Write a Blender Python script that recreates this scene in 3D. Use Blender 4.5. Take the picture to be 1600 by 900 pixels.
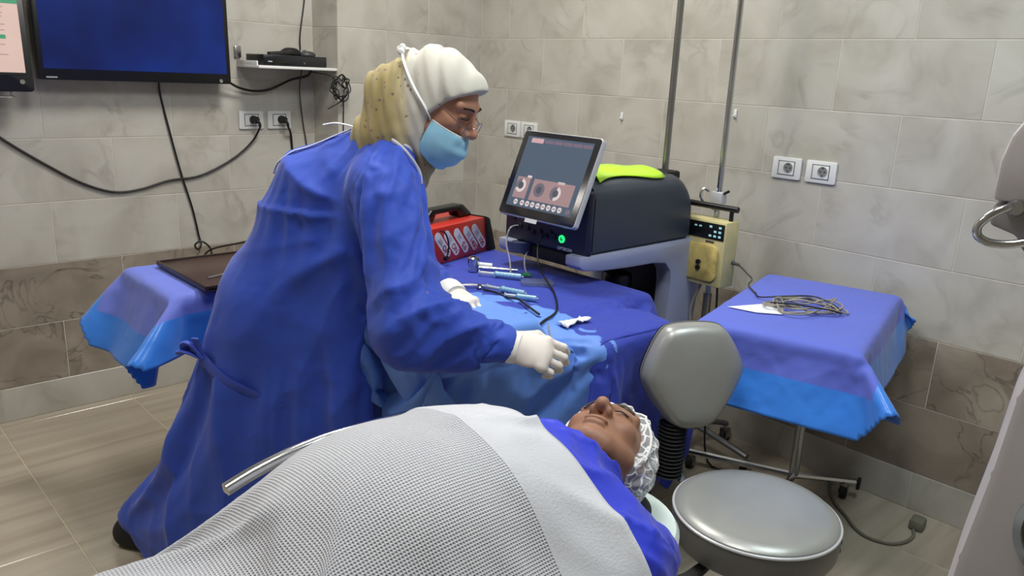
import bpy, bmesh, math, random
import numpy as np
from mathutils import Vector, Matrix
random.seed(7); np.random.seed(7)
PI = math.pi
for o in list(bpy.data.objects): bpy.data.objects.remove(o)
S = bpy.context.scene
C = S.collection

# ---------------------------------------------------------------- camera
YAW, PITCH, ROLL, FPX = math.radians(46.2193), math.radians(15.2195), math.radians(2.64908), 1230.754
fw = Vector((math.cos(PITCH)*math.cos(YAW), math.cos(PITCH)*math.sin(YAW), -math.sin(PITCH)))
r0 = Vector((math.sin(YAW), -math.cos(YAW), 0)); u0 = r0.cross(fw)
rt = math.cos(ROLL)*r0 + math.sin(ROLL)*u0
up = -math.sin(ROLL)*r0 + math.cos(ROLL)*u0
cam = bpy.data.objects.new('camera', bpy.data.cameras.new('camera'))
C.objects.link(cam)
cam.matrix_world = Matrix(((rt.x, up.x, -fw.x, 0), (rt.y, up.y, -fw.y, 0), (rt.z, up.z, -fw.z, 1.475), (0, 0, 0, 1)))
cam.data.sensor_width = 36; cam.data.lens = FPX/1600*36; cam.data.clip_start = 0.05
S.camera = cam
# ---------------------------------------------------------------- world, exposure, lamps
S.world = bpy.data.worlds.new('world'); S.world.use_nodes = True
S.world.node_tree.nodes['Background'].inputs[0].default_value = (0.75, 0.8, 0.85, 1)
S.world.node_tree.nodes['Background'].inputs[1].default_value = 0.3
S.view_settings.view_transform = 'Standard'; S.view_settings.look = 'None'
S.view_settings.gamma = 1; S.view_settings.use_curve_mapping = False
S.view_settings.exposure = 0.06
CEIL = 2.85
# ceiling panels: x, y, size x, size y, power, colour
PANELS = [(1.62, 2.22, .58, .58, 34, (1, .95, .87)), (0.62, 0.85, .58, .58, 21, (1, .98, .95)),  # second panel is unseen, added as fill light over the bed
          (1.8, 0.35, .58, .58, 20, (.84, .97, 1)), (-0.5, 2.7, .58, .58, 15, (1, .94, .86))]
for (x, y, sx, sy, pw, colr) in PANELS:
    L = bpy.data.lights.new('ceiling_panel_light', 'AREA'); L.shape = 'RECTANGLE'
    L.size, L.size_y, L.energy, L.color = sx-.06, sy-.06, pw, colr
    lo = bpy.data.objects.new('ceiling_panel_light', L); lo.location = (x, y, CEIL-.035); C.objects.link(lo)

# ---------------------------------------------------------------- helpers
def lin(c):
    return tuple(((v/255)/12.92 if v/255 <= .04045 else ((v/255+.055)/1.055)**2.4) for v in c)
def smooth_mesh(me, ang=None):
    me.polygons.foreach_set('use_smooth', [True]*len(me.polygons))
    if ang: me.set_sharp_from_angle(angle=math.radians(ang))
def link(name, me, mat=None, parent=None):
    o = bpy.data.objects.new(name, me); C.objects.link(o)
    if mat is not None: me.materials.clear(); me.materials.append(mat)
    if parent is not None: o.parent = parent
    return o
def tag(o, label, cat, group=None):
    o['label'] = label; o['category'] = cat
    if group: o['group'] = group
    return o
def thing(name, label, cat, loc=(0, 0, 0), rz=0, group=None):
    o = bpy.data.objects.new(name, None); C.objects.link(o)
    o.empty_display_size = .05
    o.location = loc; o.rotation_euler = (0, 0, rz); tag(o, label, cat, group)
    return o
class MB:
    """collects shapes into one mesh"""
    def __init__(s): s.v = []; s.f = []
    def add(s, v, f, M=None):
        n = len(s.v)
        if M is not None: v = [tuple(M @ Vector(p)) for p in v]
        s.v += [tuple(p) for p in v]; s.f += [tuple(i+n for i in q) for q in f]; return s
    def box(s, c, d, bev=0, M=None, seg=2):
        bm = bmesh.new(); bmesh.ops.create_cube(bm, size=1)
        for v in bm.verts: v.co = Vector((v.co.x*d[0], v.co.y*d[1], v.co.z*d[2]))
        if bev: bmesh.ops.bevel(bm, geom=bm.edges[:], offset=bev, segments=seg, affect='EDGES', profile=.5)
        for v in bm.verts: v.co += Vector(c)
        bm.verts.index_update()
        s.add([v.co[:] for v in bm.verts], [[v.index for v in f.verts] for f in bm.faces], M); bm.free(); return s
    def cyl(s, a, b, r, r2=None, n=20, caps=True):
        a, b = Vector(a), Vector(b); r2 = r if r2 is None else r2
        d = (b-a).normalized(); q = d.to_track_quat('Z', 'Y').to_matrix()
        vs = []
        for p, rr in ((a, r), (b, r2)):
            for i in range(n):
                t = 2*PI*i/n; vs.append(p + q @ Vector((rr*math.cos(t), rr*math.sin(t), 0)))
        fs = [(i, (i+1) % n, n+(i+1) % n, n+i) for i in range(n)]
        if caps: fs += [tuple(range(n-1, -1, -1)), tuple(range(n, 2*n))]
        return s.add(vs, fs)
    def lathe(s, prof, n=40, M=None):
        vs = []; fs = []
        for (r, z) in prof:
            for i in range(n): vs.append((r*math.cos(2*PI*i/n), r*math.sin(2*PI*i/n), z))
        for k in range(len(prof)-1):
            for i in range(n):
                j = (i+1) % n; fs.append((k*n+i, k*n+j, (k+1)*n+j, (k+1)*n+i))
        fs += [tuple(range(n-1, -1, -1)), tuple(range((len(prof)-1)*n, len(prof)*n))]
        return s.add(vs, fs, M)
    def tube(s, pts, r, n=8, sub=6, closed=False, flat=1.0, smooth=True):
        P = spline(pts, sub, closed) if smooth else [Vector(p) for p in pts]
        m = len(P); vs = []; fs = []; up_ = Vector((0, 0, 1)); prev = None
        for i, p in enumerate(P):
            if closed: d = P[(i+1) % m]-P[i-1]
            else: d = P[min(i+1, m-1)]-P[max(i-1, 0)]
            d.normalize()
            if prev is None:
                a = d.cross(Vector((0, 0, 1)));
                if a.length < .05: a = d.cross(Vector((1, 0, 0)))
            else: a = prev - d*prev.dot(d)
            a.normalize(); b = d.cross(a); prev = a
            rr = r if not callable(r) else r(i/(m-1))
            for k in range(n):
                t = 2*PI*k/n; vs.append(p + a*rr*math.cos(t) + b*rr*flat*math.sin(t))
        for i in range(m if closed else m-1):
            for k in range(n):
                k2 = (k+1) % n; i2 = (i+1) % m
                fs.append((i*n+k, i*n+k2, i2*n+k2, i2*n+k))
        if not closed: fs += [tuple(range(n-1, -1, -1)), tuple(range((m-1)*n, m*n))]
        return s.add(vs, fs)
    def prism(s, poly, d0, d1, M=None, bev=0):
        """poly in xy, extruded z d0..d1"""
        bm = bmesh.new()
        vs = [bm.verts.new((p[0], p[1], d0)) for p in poly]
        f = bm.faces.new(vs); r = bmesh.ops.extrude_face_region(bm, geom=[f])
        for v in r['geom']:
            if isinstance(v, bmesh.types.BMVert): v.co.z = d1
        bmesh.ops.recalc_face_normals(bm, faces=bm.faces[:])
        if bev: bmesh.ops.bevel(bm, geom=bm.edges[:], offset=bev, segments=2, affect='EDGES', profile=.5)
        bm.verts.index_update()
        s.add([v.co[:] for v in bm.verts], [[v.index for v in q.verts] for q in bm.faces], M); bm.free(); return s
    def mesh(s, name, ang=40):
        me = bpy.data.meshes.new(name); me.from_pydata(s.v, [], s.f); me.update()
        bm = bmesh.new(); bm.from_mesh(me); bmesh.ops.recalc_face_normals(bm, faces=bm.faces[:]); bm.to_mesh(me); bm.free()
        if ang: smooth_mesh(me, ang)
        return me
    def build(s, name, mat, parent=None, ang=40):
        return link(name, s.mesh(name, ang), mat, parent)
def spline(pts, sub=6, closed=False):
    P = [Vector(p) for p in pts]; n = len(P); out = []
    rng = range(n if closed else n-1)
    for i in rng:
        if closed: a, b, c, d = P[i-1], P[i], P[(i+1) % n], P[(i+2) % n]
        else: a, b, c, d = P[max(i-1, 0)], P[i], P[i+1], P[min(i+2, n-1)]
        for k in range(sub):
            t = k/sub
            out.append(.5*((2*b)+(c-a)*t+(2*a-5*b+4*c-d)*t*t+(3*b-a-3*c+d)*t*t*t))
    if not closed: out.append(P[-1])
    return out
def rrect(w, h, r, n=5, cx=0, cy=0):
    out = []
    for qx, qy, a0 in ((1, 1, 0), (-1, 1, 90), (-1, -1, 180), (1, -1, 270)):
        for i in range(n+1):
            a = math.radians(a0+90*i/n); out.append((cx+qx*(w/2-r)+r*math.cos(a), cy+qy*(h/2-r)+r*math.sin(a)))
    return out
def frame_M(o, x, y):
    """matrix with local x,y axes given"""
    x = Vector(x).normalized(); y = Vector(y); z = x.cross(y).normalized(); y = z.cross(x)
    return Matrix(((x.x, y.x, z.x, o[0]), (x.y, y.y, z.y, o[1]), (x.z, y.z, z.z, o[2]), (0, 0, 0, 1)))
def text_mesh(body, size, M, align='CENTER', bold=0.0):
    cu = bpy.data.curves.new('t', 'FONT'); cu.body = body; cu.size = size; cu.align_x = align; cu.align_y = 'CENTER'; cu.extrude = .0004; cu.offset = bold
    o = bpy.data.objects.new('t', cu); C.objects.link(o)
    dg = bpy.context.evaluated_depsgraph_get(); me = bpy.data.meshes.new_from_object(o.evaluated_get(dg))
    bpy.data.objects.remove(o); bpy.data.curves.remove(cu)
    me.transform(M); return me

# ---------------------------------------------------------------- materials
MATS = {}
class N:
    def __init__(s, name):
        s.m = bpy.data.materials.new(name); s.m.use_nodes = True; s.t = s.m.node_tree; s.b = s.t.nodes['Principled BSDF']
    def n(s, typ, **kw):
        nd = s.t.nodes.new(typ)
        for k, v in kw.items():
            if k.startswith('i_'): nd.inputs[int(k[2:]) if k[2:].isdigit() else k[2:]].default_value = v
            else: setattr(nd, k, v)
        return nd
    def l(s, a, b): s.t.links.new(a, b)
    def ramp(s, fac, stops):
        r = s.n('ShaderNodeValToRGB'); e = r.color_ramp.elements
        while len(e) < len(stops): e.new(.5)
        for q, (p, c) in zip(e, stops): q.position = p; q.color = (*c, 1) if len(c) == 3 else c
        s.l(fac, r.inputs[0]); return r
    def mix(s, fac, a, b, blend='MIX'):
        m = s.n('ShaderNodeMix', data_type='RGBA', blend_type=blend)
        for sock, v in ((m.inputs['Factor'], fac), (m.inputs['A'], a), (m.inputs['B'], b)):
            if hasattr(v, 'links') or isinstance(v, bpy.types.NodeSocket): s.l(v, sock)
            else: sock.default_value = v if not isinstance(v, tuple) else (*v[:3], 1)
        return m.outputs['Result']
    def bump(s, h, strength=.2, dist=.01):
        b = s.n('ShaderNodeBump'); b.inputs['Strength'].default_value = strength; b.inputs['Distance'].default_value = dist
        s.l(h, b.inputs['Height']); s.l(b.outputs[0], s.b.inputs['Normal']); return b
    def math(s, op, a, b=None):
        m = s.n('ShaderNodeMath', operation=op)
        for i, v in enumerate((a, b)):
            if v is None: continue
            if isinstance(v, bpy.types.NodeSocket): s.l(v, m.inputs[i])
            else: m.inputs[i].default_value = v
        return m.outputs[0]
def mat(name, rgb, rough=.5, metal=0., var=.06, vscale=9., bump=0., bscale=60., spec=None, coat=0., emit=0., trans=0., alpha=1., sheen=0.):
    if name in MATS: return MATS[name]
    k = N(name); b = k.b; c = lin(rgb)
    tc = k.n('ShaderNodeTexCoord'); nz = k.n('ShaderNodeTexNoise'); nz.inputs['Scale'].default_value = vscale; nz.inputs['Detail'].default_value = 3
    k.l(tc.outputs['Object'], nz.inputs['Vector'])
    lo = tuple(max(0, v*(1-var)) for v in c); hi = tuple(min(1, v*(1+var)) for v in c)
    rp = k.ramp(nz.outputs['Fac'], [(.35, lo), (.65, hi)])
    k.l(rp.outputs[0], b.inputs['Base Color'])
    b.inputs['Roughness'].default_value = rough; b.inputs['Metallic'].default_value = metal
    if spec is not None: b.inputs['Specular IOR Level'].default_value = spec
    if coat: b.inputs['Coat Weight'].default_value = coat; b.inputs['Coat Roughness'].default_value = .15
    if sheen: b.inputs['Sheen Weight'].default_value = sheen
    if trans: b.inputs['Transmission Weight'].default_value = trans
    if alpha < 1: b.inputs['Alpha'].default_value = alpha
    if emit:
        k.l(rp.outputs[0], b.inputs['Emission Color']); b.inputs['Emission Strength'].default_value = emit
    if bump:
        n2 = k.n('ShaderNodeTexNoise'); n2.inputs['Scale'].default_value = bscale; n2.inputs['Detail'].default_value = 4
        k.l(tc.outputs['Object'], n2.inputs['Vector']); k.bump(n2.outputs['Fac'], bump, .004)
    MATS[name] = k.m; return k.m
def tile_mat(name, stops, vein, scale, veinw, rough=.22, tint=.05, vf=.6, vd=5, mlo=.42):
    k = N(name); tc = k.n('ShaderNodeTexCoord'); oi = k.n('ShaderNodeObjectInfo')
    off = k.n('ShaderNodeVectorMath', operation='SCALE'); cb = k.n('ShaderNodeCombineXYZ')
    k.l(oi.outputs['Random'], cb.inputs[0]); k.l(oi.outputs['Random'], cb.inputs[1]); k.l(cb.outputs[0], off.inputs[0]); off.inputs['Scale'].default_value = 37
    add = k.n('ShaderNodeVectorMath', operation='ADD'); k.l(tc.outputs['Object'], add.inputs[0]); k.l(off.outputs[0], add.inputs[1])
    st = k.n('ShaderNodeVectorMath', operation='MULTIPLY'); k.l(add.outputs[0], st.inputs[0]); st.inputs[1].default_value = (1, 1, 1.9)
    n1 = k.n('ShaderNodeTexNoise'); n1.inputs['Scale'].default_value = scale; n1.inputs['Detail'].default_value = 6; n1.inputs['Distortion'].default_value = .7
    k.l(st.outputs[0], n1.inputs['Vector'])
    r1 = k.ramp(n1.outputs['Fac'], stops)
    # veins: thin ridges where a distorted noise crosses its middle value
    n2 = k.n('ShaderNodeTexNoise'); n2.inputs['Scale'].default_value = scale*.8; n2.inputs['Detail'].default_value = vd; n2.inputs['Distortion'].default_value = 1.1
    ad2 = k.n('ShaderNodeVectorMath', operation='ADD'); k.l(st.outputs[0], ad2.inputs[0]); ad2.inputs[1].default_value = (5.2, 3.3, 8.1); k.l(ad2.outputs[0], n2.inputs['Vector'])
    d = k.math('ABSOLUTE', k.math('SUBTRACT', n2.outputs['Fac'], .5))
    n3 = k.n('ShaderNodeTexNoise'); n3.inputs['Scale'].default_value = scale*1.3; k.l(add.outputs[0], n3.inputs['Vector'])
    v = k.ramp(d, [(0, (1, 1, 1)), (veinw, (0, 0, 0))])
    msk = k.ramp(n3.outputs['Fac'], [(mlo, (0, 0, 0)), (.72, (1, 1, 1))])
    f = k.math('MULTIPLY', v.outputs[0], msk.outputs[0])
    col = k.mix(k.math('MULTIPLY', f, vf), r1.outputs[0], vein)
    hs = k.n('ShaderNodeHueSaturation'); k.l(col, hs.inputs['Color'])
    k.l(k.math('ADD', k.math('MULTIPLY', oi.outputs['Random'], tint*2), 1-tint), hs.inputs['Value'])
    k.l(hs.outputs[0], k.b.inputs['Base Color']); k.b.inputs['Roughness'].default_value = rough
    k.bump(n1.outputs['Fac'], .08, .003)
    MATS[name] = k.m; return k.m
M_light = tile_mat('cream_marble_tile', [(.3, lin((170, 166, 157))), (.5, lin((185, 182, 174))), (.72, lin((193, 191, 184)))], lin((150, 145, 136)), 4.2, .05, tint=.015)
M_dark = tile_mat('brown_marble_tile', [(.28, lin((124, 114, 103))), (.5, lin((146, 136, 124))), (.72, lin((164, 155, 143)))], lin((80, 70, 61)), 4.6, .016, tint=.03, vf=.9, vd=9, mlo=.25)
M_grout = mat('tile_grout', (206, 202, 192), .85, var=.05)
M_gfloor = mat('floor_grout', (190, 178, 155), .8, var=.05)
def floor_mat():
    k = N('beige_streaked_floor_tile'); tc = k.n('ShaderNodeTexCoord'); oi = k.n('ShaderNodeObjectInfo')
    cb = k.n('ShaderNodeCombineXYZ'); k.l(k.math('MULTIPLY', oi.outputs['Random'], 23.), cb.inputs[1])
    add = k.n('ShaderNodeVectorMath', operation='ADD'); k.l(tc.outputs['Object'], add.inputs[0]); k.l(cb.outputs[0], add.inputs[1])
    st = k.n('ShaderNodeVectorMath', operation='MULTIPLY'); k.l(add.outputs[0], st.inputs[0]); st.inputs[1].default_value = (.7, 9, 1)
    n1 = k.n('ShaderNodeTexNoise'); n1.inputs['Scale'].default_value = 1.6; n1.inputs['Detail'].default_value = 7; n1.inputs['Distortion'].default_value = .3
    k.l(st.outputs[0], n1.inputs['Vector'])
    r = k.ramp(n1.outputs['Fac'], [(.25, lin((146, 137, 121))), (.48, lin((167, 158, 142))), (.75, lin((181, 173, 158)))])
    k.l(r.outputs[0], k.b.inputs['Base Color']); k.b.inputs['Roughness'].default_value = .16; k.b.inputs['Specular IOR Level'].default_value = .5
    return k.m
M_floor = floor_mat()
M_white = mat('white_plastic', (224, 226, 226), .35, var=.02)
M_black = mat('black_plastic', (16, 17, 20), .35, var=.1)
M_blackm = mat('matte_black_rubber', (20, 20, 22), .7, var=.15)
M_chrome = mat('chrome', (205, 208, 212), .16, 1., var=.03)
M_steel = mat('brushed_steel', (160, 160, 158), .3, 1., var=.06)
M_plaster = mat('white_plaster', (225, 223, 216), .8, var=.02)

# ---------------------------------------------------------------- room shell
XW, YW, YP, XP, X0, Y0 = 2.873, 3.548, 3.32, 2.0, -2.3, -1.7
def structure(o): o['kind'] = 'structure'; return o
TH = .008; GR = .0016      # tile thickness, standing proud of the grout bed
def wall(name, c, d, m): return structure(MB().box(c, d).build(name, m, None, None))
floor = wall('floor', ((X0+XW)/2, (Y0+YW)/2, -.05-GR), (XW-X0+.4, YW-Y0+.4, .1), M_gfloor)
floor_z = -.002
ceil_o = wall('ceiling', ((X0+XW)/2, (Y0+YW)/2, CEIL+.05), (XW-X0+.4, YW-Y0+.4, .1), M_plaster)
wall_tv = wall('wall_left', ((X0+XP)/2, YW+.05+GR, 1.43), (XP-X0+.1, .1, 2.9), M_grout)
wall_pil = wall('wall_pillar', ((XP+XW)/2+.05+GR/2, YP+.17+GR, 1.43), (XW-XP+.1-GR, .34, 2.9), M_grout)
wall_r = wall('wall_right', (XW+.05+GR, (Y0+YP)/2, 1.43), (.1, YP-Y0+.2, 2.9), M_grout)
wall_b = wall('wall_back', (X0-.05, (Y0+YW)/2, 1.43), (.1, YW-Y0+.2, 2.9), mat('beige_wall_paint', (176, 170, 160), .7, var=.02))
wall_f = wall('wall_front', ((X0+XW)/2, Y0-.05, 1.43), (XW-X0+.2, .1, 2.9), mat('beige_wall_paint', (176, 170, 160)))
ROWS = [0, .143]+[.143+.2505*i for i in range(1, 12)]
ROWS = [z for z in ROWS if z < CEIL]+[CEIL]
_tc = {}
def tile_mesh(L, h, t=TH):
    key = (round(L, 4), round(h, 4))
    if key not in _tc:
        _tc[key] = MB().box((0, 0, 0), (L, h, t), .0012, seg=1).mesh('tile', None)
    return _tc[key]
def tile_wall(wallobj, axis, const, a0, a1, joint0, sign):
    """axis 'x': wall plane y=const running along x; axis 'y': plane x=const"""
    J = .0026
    for k in range(len(ROWS)-1):
        z0, z1 = ROWS[k], ROWS[k+1]
        m = M_dark if k in (1, 2) else M_light
        off = joint0 + (.25 if k % 2 else 0)
        e = [a0, a1]+[off+.5*i for i in range(-14, 14) if a0+.02 < off+.5*i < a1-.02]; e.sort()
        for p, q in zip(e[:-1], e[1:]):
            me = tile_mesh(q-p-J, z1-z0-J)
            key = (me.name, m.name)
            if key not in _tc:
                c = me.copy(); c.materials.append(m); _tc[key] = c
            o = bpy.data.objects.new('tile', _tc[key]); C.objects.link(o); o.parent = wallobj
            if axis == 'x': o.location = ((p+q)/2, const+TH/2*sign, (z0+z1)/2); o.rotation_euler = (PI/2, 0, 0)
            else: o.location = (const+TH/2*sign, (p+q)/2, (z0+z1)/2); o.rotation_euler = (PI/2, 0, PI/2)
tile_wall(wall_tv, 'x', YW, -.6, XP, .062, 1)
tile_wall(wall_pil, 'x', YP, XP, XW, .27, 1)
tile_wall(wall_pil, 'y', XP, YP+.001, YW, .31, 1)
tile_wall(wall_r, 'y', XW, -.9, YP, .353, 1)
# floor tiles
JX = [.535+.51*i for i in range(-6, 6)]; JY = [3.495-1.02*i for i in range(0, 6)]
ex = [X0]+[v for v in JX if X0 < v < XW]+[XW]; ey = [Y0]+sorted(v for v in JY if Y0 < v < YW)+[YW]
for i in range(len(ex)-1):
    for j in range(len(ey)-1):
        w, h = ex[i+1]-ex[i]-.004, ey[j+1]-ey[j]-.004
        if ex[i+1] < -1.2: continue
        me = tile_mesh(w, h)
        key = (me.name, 'floor')
        if key not in _tc: c = me.copy(); c.materials.append(M_floor); _tc[key] = c
        o = bpy.data.objects.new('floor_tile', _tc[key]); C.objects.link(o); o.parent = floor
        o.location = ((ex[i]+ex[i+1])/2, (ey[j]+ey[j+1])/2, -TH/2)
# ceiling lamps
for (x, y, sx, sy, pw, colr), nm in zip(PANELS, ('above the instrument tables', 'added as fill above the patient bed', 'above the stool', 'above the open floor')):
    t = thing('ceiling_light', 'square white ceiling light panel '+nm, 'ceiling light', (x, y, CEIL), 0, 'ceiling light panels')
    fr = MB()
    for s_ in (-1, 1):
        fr.box((s_*(sx/2-.015), 0, -.015), (.03, sy, .03), .003); fr.box((0, s_*(sy/2-.015), -.015), (sx-.06, .03, .03), .003)
    fr.build('frame', M_white, t)
    MB().box((0, 0, -.008), (sx-.06, sy-.06, .012)).build('diffuser', mat('lit_diffuser', (255, 250, 240), .6, emit=3.), t)
# ---------------------------------------------------------------- wall equipment
def screen_mat():
    k = N('blue_television_picture'); tc = k.n('ShaderNodeTexCoord')
    n = k.n('ShaderNodeTexNoise'); n.inputs['Scale'].default_value = 3.2; n.inputs['Detail'].default_value = 2; k.l(tc.outputs['Object'], n.inputs['Vector'])
    r = k.ramp(n.outputs['Fac'], [(.3, lin((16, 26, 84))), (.55, lin((18, 42, 120))), (.75, lin((22, 56, 150)))])
    k.l(r.outputs[0], k.b.inputs['Emission Color']); k.b.inputs['Emission Strength'].default_value = .62; k.b.inputs['Specular IOR Level'].default_value = .25
    k.b.inputs['Base Color'].default_value = (.004, .006, .02, 1); k.b.inputs['Roughness'].default_value = .25
    return k.m
# big television, slightly forward of the wall, top cut by the frame
t = thing('television', 'large flat black television with plain blue screen on the tiled wall', 'television', (1.168, YW, 1.375))
MT = frame_M((0, -.105, 0), (1, 0, 0), (0, .035, 1))
W_, H_ = .744, .46
b = MB(); b.prism(rrect(W_, H_, .008, 4, 0, H_/2), -.045, 0, MT, .002); b.build('cabinet', M_black, t)
MB().prism(rrect(W_-.036, H_-.058, .003, 3, 0, H_/2+.012), 0, .0012, MT).build('screen', screen_mat(), t, None)
MB().lathe([(0.0001, 0), (.0075, 0), (.0075, .002), (.0055, .002), (.0055, .001), (.0001, .001)], 20, MT @ Matrix.Translation((W_/2-.045, .012, 0))).build('power_ring', M_chrome, t)
m = MB(); 
for i in range(7): m.box((-W_/2+.026+i*.0055, .0095, .0004), (.0045, .005, .0008), 0, MT)
m.build('maker_mark', mat('printed_grey', (170, 175, 180), .5), t, None)
MB().box((0, -.03, .23), (.3, .06, .25), .004).build('wall_mount', M_blackm, t)
# left monitor on a bracket
t = thing('wall_monitor', 'black framed monitor with pale pink page cut off at the left edge', 'monitor', (.5, YW, 1.31))
MM = frame_M((0, -.135, .02), (1, 0, 0), (0, .07, 1))
MB().prism(rrect(.54, .42, .012, 4, 0, .21), -.04, 0, MM, .002).build('cabinet', M_black, t)
sc = MB().prism(rrect(.494, .34, .002, 2, 0, .23), 0, .001, MM).build('screen', mat('pale_pink_page', (204, 178, 170), .4, emit=.26, var=.02), t, None)
grn = mat('green_page_bar', (60, 140, 104), .4, emit=.3, var=.02)
MB().box((0, .353, .0012), (.494, .09, .0012), 0, MM).build('page_header', grn, sc, None)
MB().box((.185, .192, .0012), (.026, .014, .0012), 0, MM).build('page_button', grn, sc, None)
for i, yy in enumerate((.295, .275, .262, .235, .215, .165, .13)): MB().box((.185, yy, .0012), (.03-(i % 3)*.006, .0025, .0012), 0, MM).build('page_text', mat('faint_page_text', (176, 150, 148), .5), sc, None)
MB().box((0, .0635, .0012), (.494, .008, .0012), 0, MM).build('task_bar', M_black, sc, None)
MB().lathe([(0.0001, 0), (.0085, 0), (.0085, .002), (.006, .002), (.006, .001), (.0001, .001)], 20, MM @ Matrix.Translation((.233, .035, 0))).build('power_ring', M_chrome, t)
MB().tube([(-.2, -.0, .0), (-.2, -.11, -.002), (.17, -.115, -.002), (.195, -.11, .004), (.2, -.1, .03), (.2, 0, .03)], .004, 8, 4).build('wire_bracket', M_chrome, t)
# wall shelf with the recorder
SH = thing('wall_shelf', 'thin white wall shelf beside the television', 'shelf', (1.825, YW, 1.455))
b = MB(); b.box((0, -.11, 0), (.42, .22, .012), .002); b.build('board', M_white, SH)
for sx in (-.205, .12):
    MB().box((sx, -.006, .06), (.03, .012, .05), .003).build('bracket_plate', M_steel, SH)
MB().box((-.206, -.1, .012), (.006, .2, .025), .001).build('raised_edge', M_white, SH)
R = thing('video_recorder', 'flat black video recorder box lying on the white wall shelf', 'recorder', (1.8, YW-.12, 1.461))
MB().box((0, 0, .024), (.31, .17, .046), .003).build('case', M_black, R)
MB().box((0, -.0855, .024), (.30, .002, .036), .0006).build('front_panel', mat('gloss_black', (24, 25, 30), .2, coat=.4), R)
MB().box((-.125, -.087, .018), (.02, .001, .005)).build('badge', mat('printed_grey', (170, 175, 180)), R)
m = MB(); m.cyl((.04, -.086, .016), (.04, -.089, .016), .004); m.build('front_button', M_steel, R)
RZ = 1.461+.047
t = tag(MB().prism([(-.06, -.02), (.06, -.025), (.065, .015), (-.055, .022)], 0, .018, Matrix.Translation((1.765, YW-.13, RZ)) @ Matrix.Rotation(-.1, 4, 'Y'), .005).build('remote_control', M_blackm), 'slim black remote control on the left of the video recorder', 'remote control')
def dome(loc, sx, sy, sz, m, name, rz=0):
    pr = [(.0001, 0), (.8, 0), (.97, .12), (1, .3), (.9, .62), (.6, .9), (.25, 1), (.0001, 1)]
    M_ = Matrix.Translation(loc) @ Matrix.Rotation(rz, 4, 'Z') @ Matrix.Diagonal((sx, sy, sz, 1))
    return MB().lathe(pr, 24, M_).build(name, m)
tag(dome((1.825, YW-.11, RZ), .05, .035, .036, M_black, 'computer_mouse'), 'black humped computer mouse in the middle of the video recorder', 'mouse')
tag(dome((1.905, YW-.12, RZ), .04, .03, .024, mat('dark_grey_plastic', (58, 60, 64), .4), 'computer_mouse'), 'flat dark grey mouse at the right end of the video recorder', 'mouse')
# sockets
def socket(name, label, loc, rz, plug=False, grp='double wall sockets', off=.0):
    t = thing(name, label, 'socket', loc, rz, grp)
    pm = MB(); pm.prism(rrect(.118, .082, .006, 4), 0, .009, frame_M((0, 0, 0), (1, 0, 0), (0, 0, 1)), .002); pm.build('face_plate', M_white, t)
    MF = frame_M((off, -.009, 0), (1, 0, 0), (0, 0, 1))
    g = MB()
    for (cx, cy, w, h) in ((0, .026, .066, .0025), (0, -.026, .066, .0025), (.033, 0, .0025, .055), (-.033, 0, .0025, .055)): g.box((cx, cy, .0002), (w, h, .001), 0, MF)
    g.build('module_outline', mat('grey_seam', (70, 74, 78), .6), t, None)
    MB().prism(rrect(.062, .048, .003, 3), 0, .0015, MF, .0005).build('module', M_white, t)
    MB().lathe([(.0195, .0015), (.0195, .003), (.0175, .003), (.0165, .0016)], 28, MF @ Matrix.Translation((.008, .002, 0))).build('socket_rim', mat('socket_grey', (150, 152, 152), .5), t)
    MB().lathe([(.0001, .0012), (.016, .0012), (.016, .0018), (.0001, .0018)], 28, MF @ Matrix.Translation((.008, .002, 0))).build('socket_well', mat('socket_well_grey', (118, 120, 120), .6), t)
    h = MB()
    for s_ in (-1, 1): h.cyl((off+.008+s_*.0085, -.0105, .002), (off+.008+s_*.0085, -.0118, .002), .0026, n=10)
    h.box((off+.008, -.0115, .0165), (.005, .002, .004)).box((off+.008, -.0115, -.0125), (.005, .002, .004))
    h.build('pin_hole', M_black, t)
    return t
MBK = mat('black_cable', (14, 14, 15), .45)
socket('wall_socket', 'white wall socket on the left with the long black cable plugged in', (1.672, YW, 1.213), 0, grp='wall sockets')
socket('wall_socket', 'white wall socket on the right of its pair, black plug and short cable', (1.812, YW, 1.213), 0, grp='wall sockets')
socket('wall_socket', 'empty white socket, left of the pair behind the raised tablet screen', (XW, 3.044, 1.198), -PI/2, grp='wall sockets')
socket('wall_socket', 'white socket in the corner half hidden by the machine screen', (XW, 2.92, 1.198), -PI/2, grp='wall sockets')
socket('wall_socket', 'left one of two empty white sockets on the bare right wall', (XW, 1.495, 1.171), -PI/2, grp='wall sockets')
socket('wall_socket', 'right one of two empty white sockets on the bare right wall', (XW, 1.357, 1.171), -PI/2, grp='wall sockets')
def plug(label, x, z):
    t = thing('power_plug', label, 'plug', (x, YW-.0125, z), 0, 'black plugs in the wall')
    MB().cyl((0, 0, 0), (0, -.03, 0), .0185, .0165, 20).build('plug_body', M_blackm, t)
    MB().tube([(0, -.025, 0), (.004, -.034, -.004), (.012, -.036, -.016), (.015, -.034, -.03)], .0065, 8, 4).build('strain_relief', M_blackm, t)
    return t
plug('round black plug in the left television-wall socket', 1.68, 1.215)
plug('round black plug in the right television-wall socket', 1.82, 1.215)
def cable(name, label, pts, r=.0042, m=None, cat='cable', grp=None, sub=7):
    return tag(MB().tube(pts, r, 8, sub).build(name, m or MBK), label, cat, grp)
yc = YW-.008
def wp(lst, y=yc): return [(x, y, z) for x, z in lst]
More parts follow.
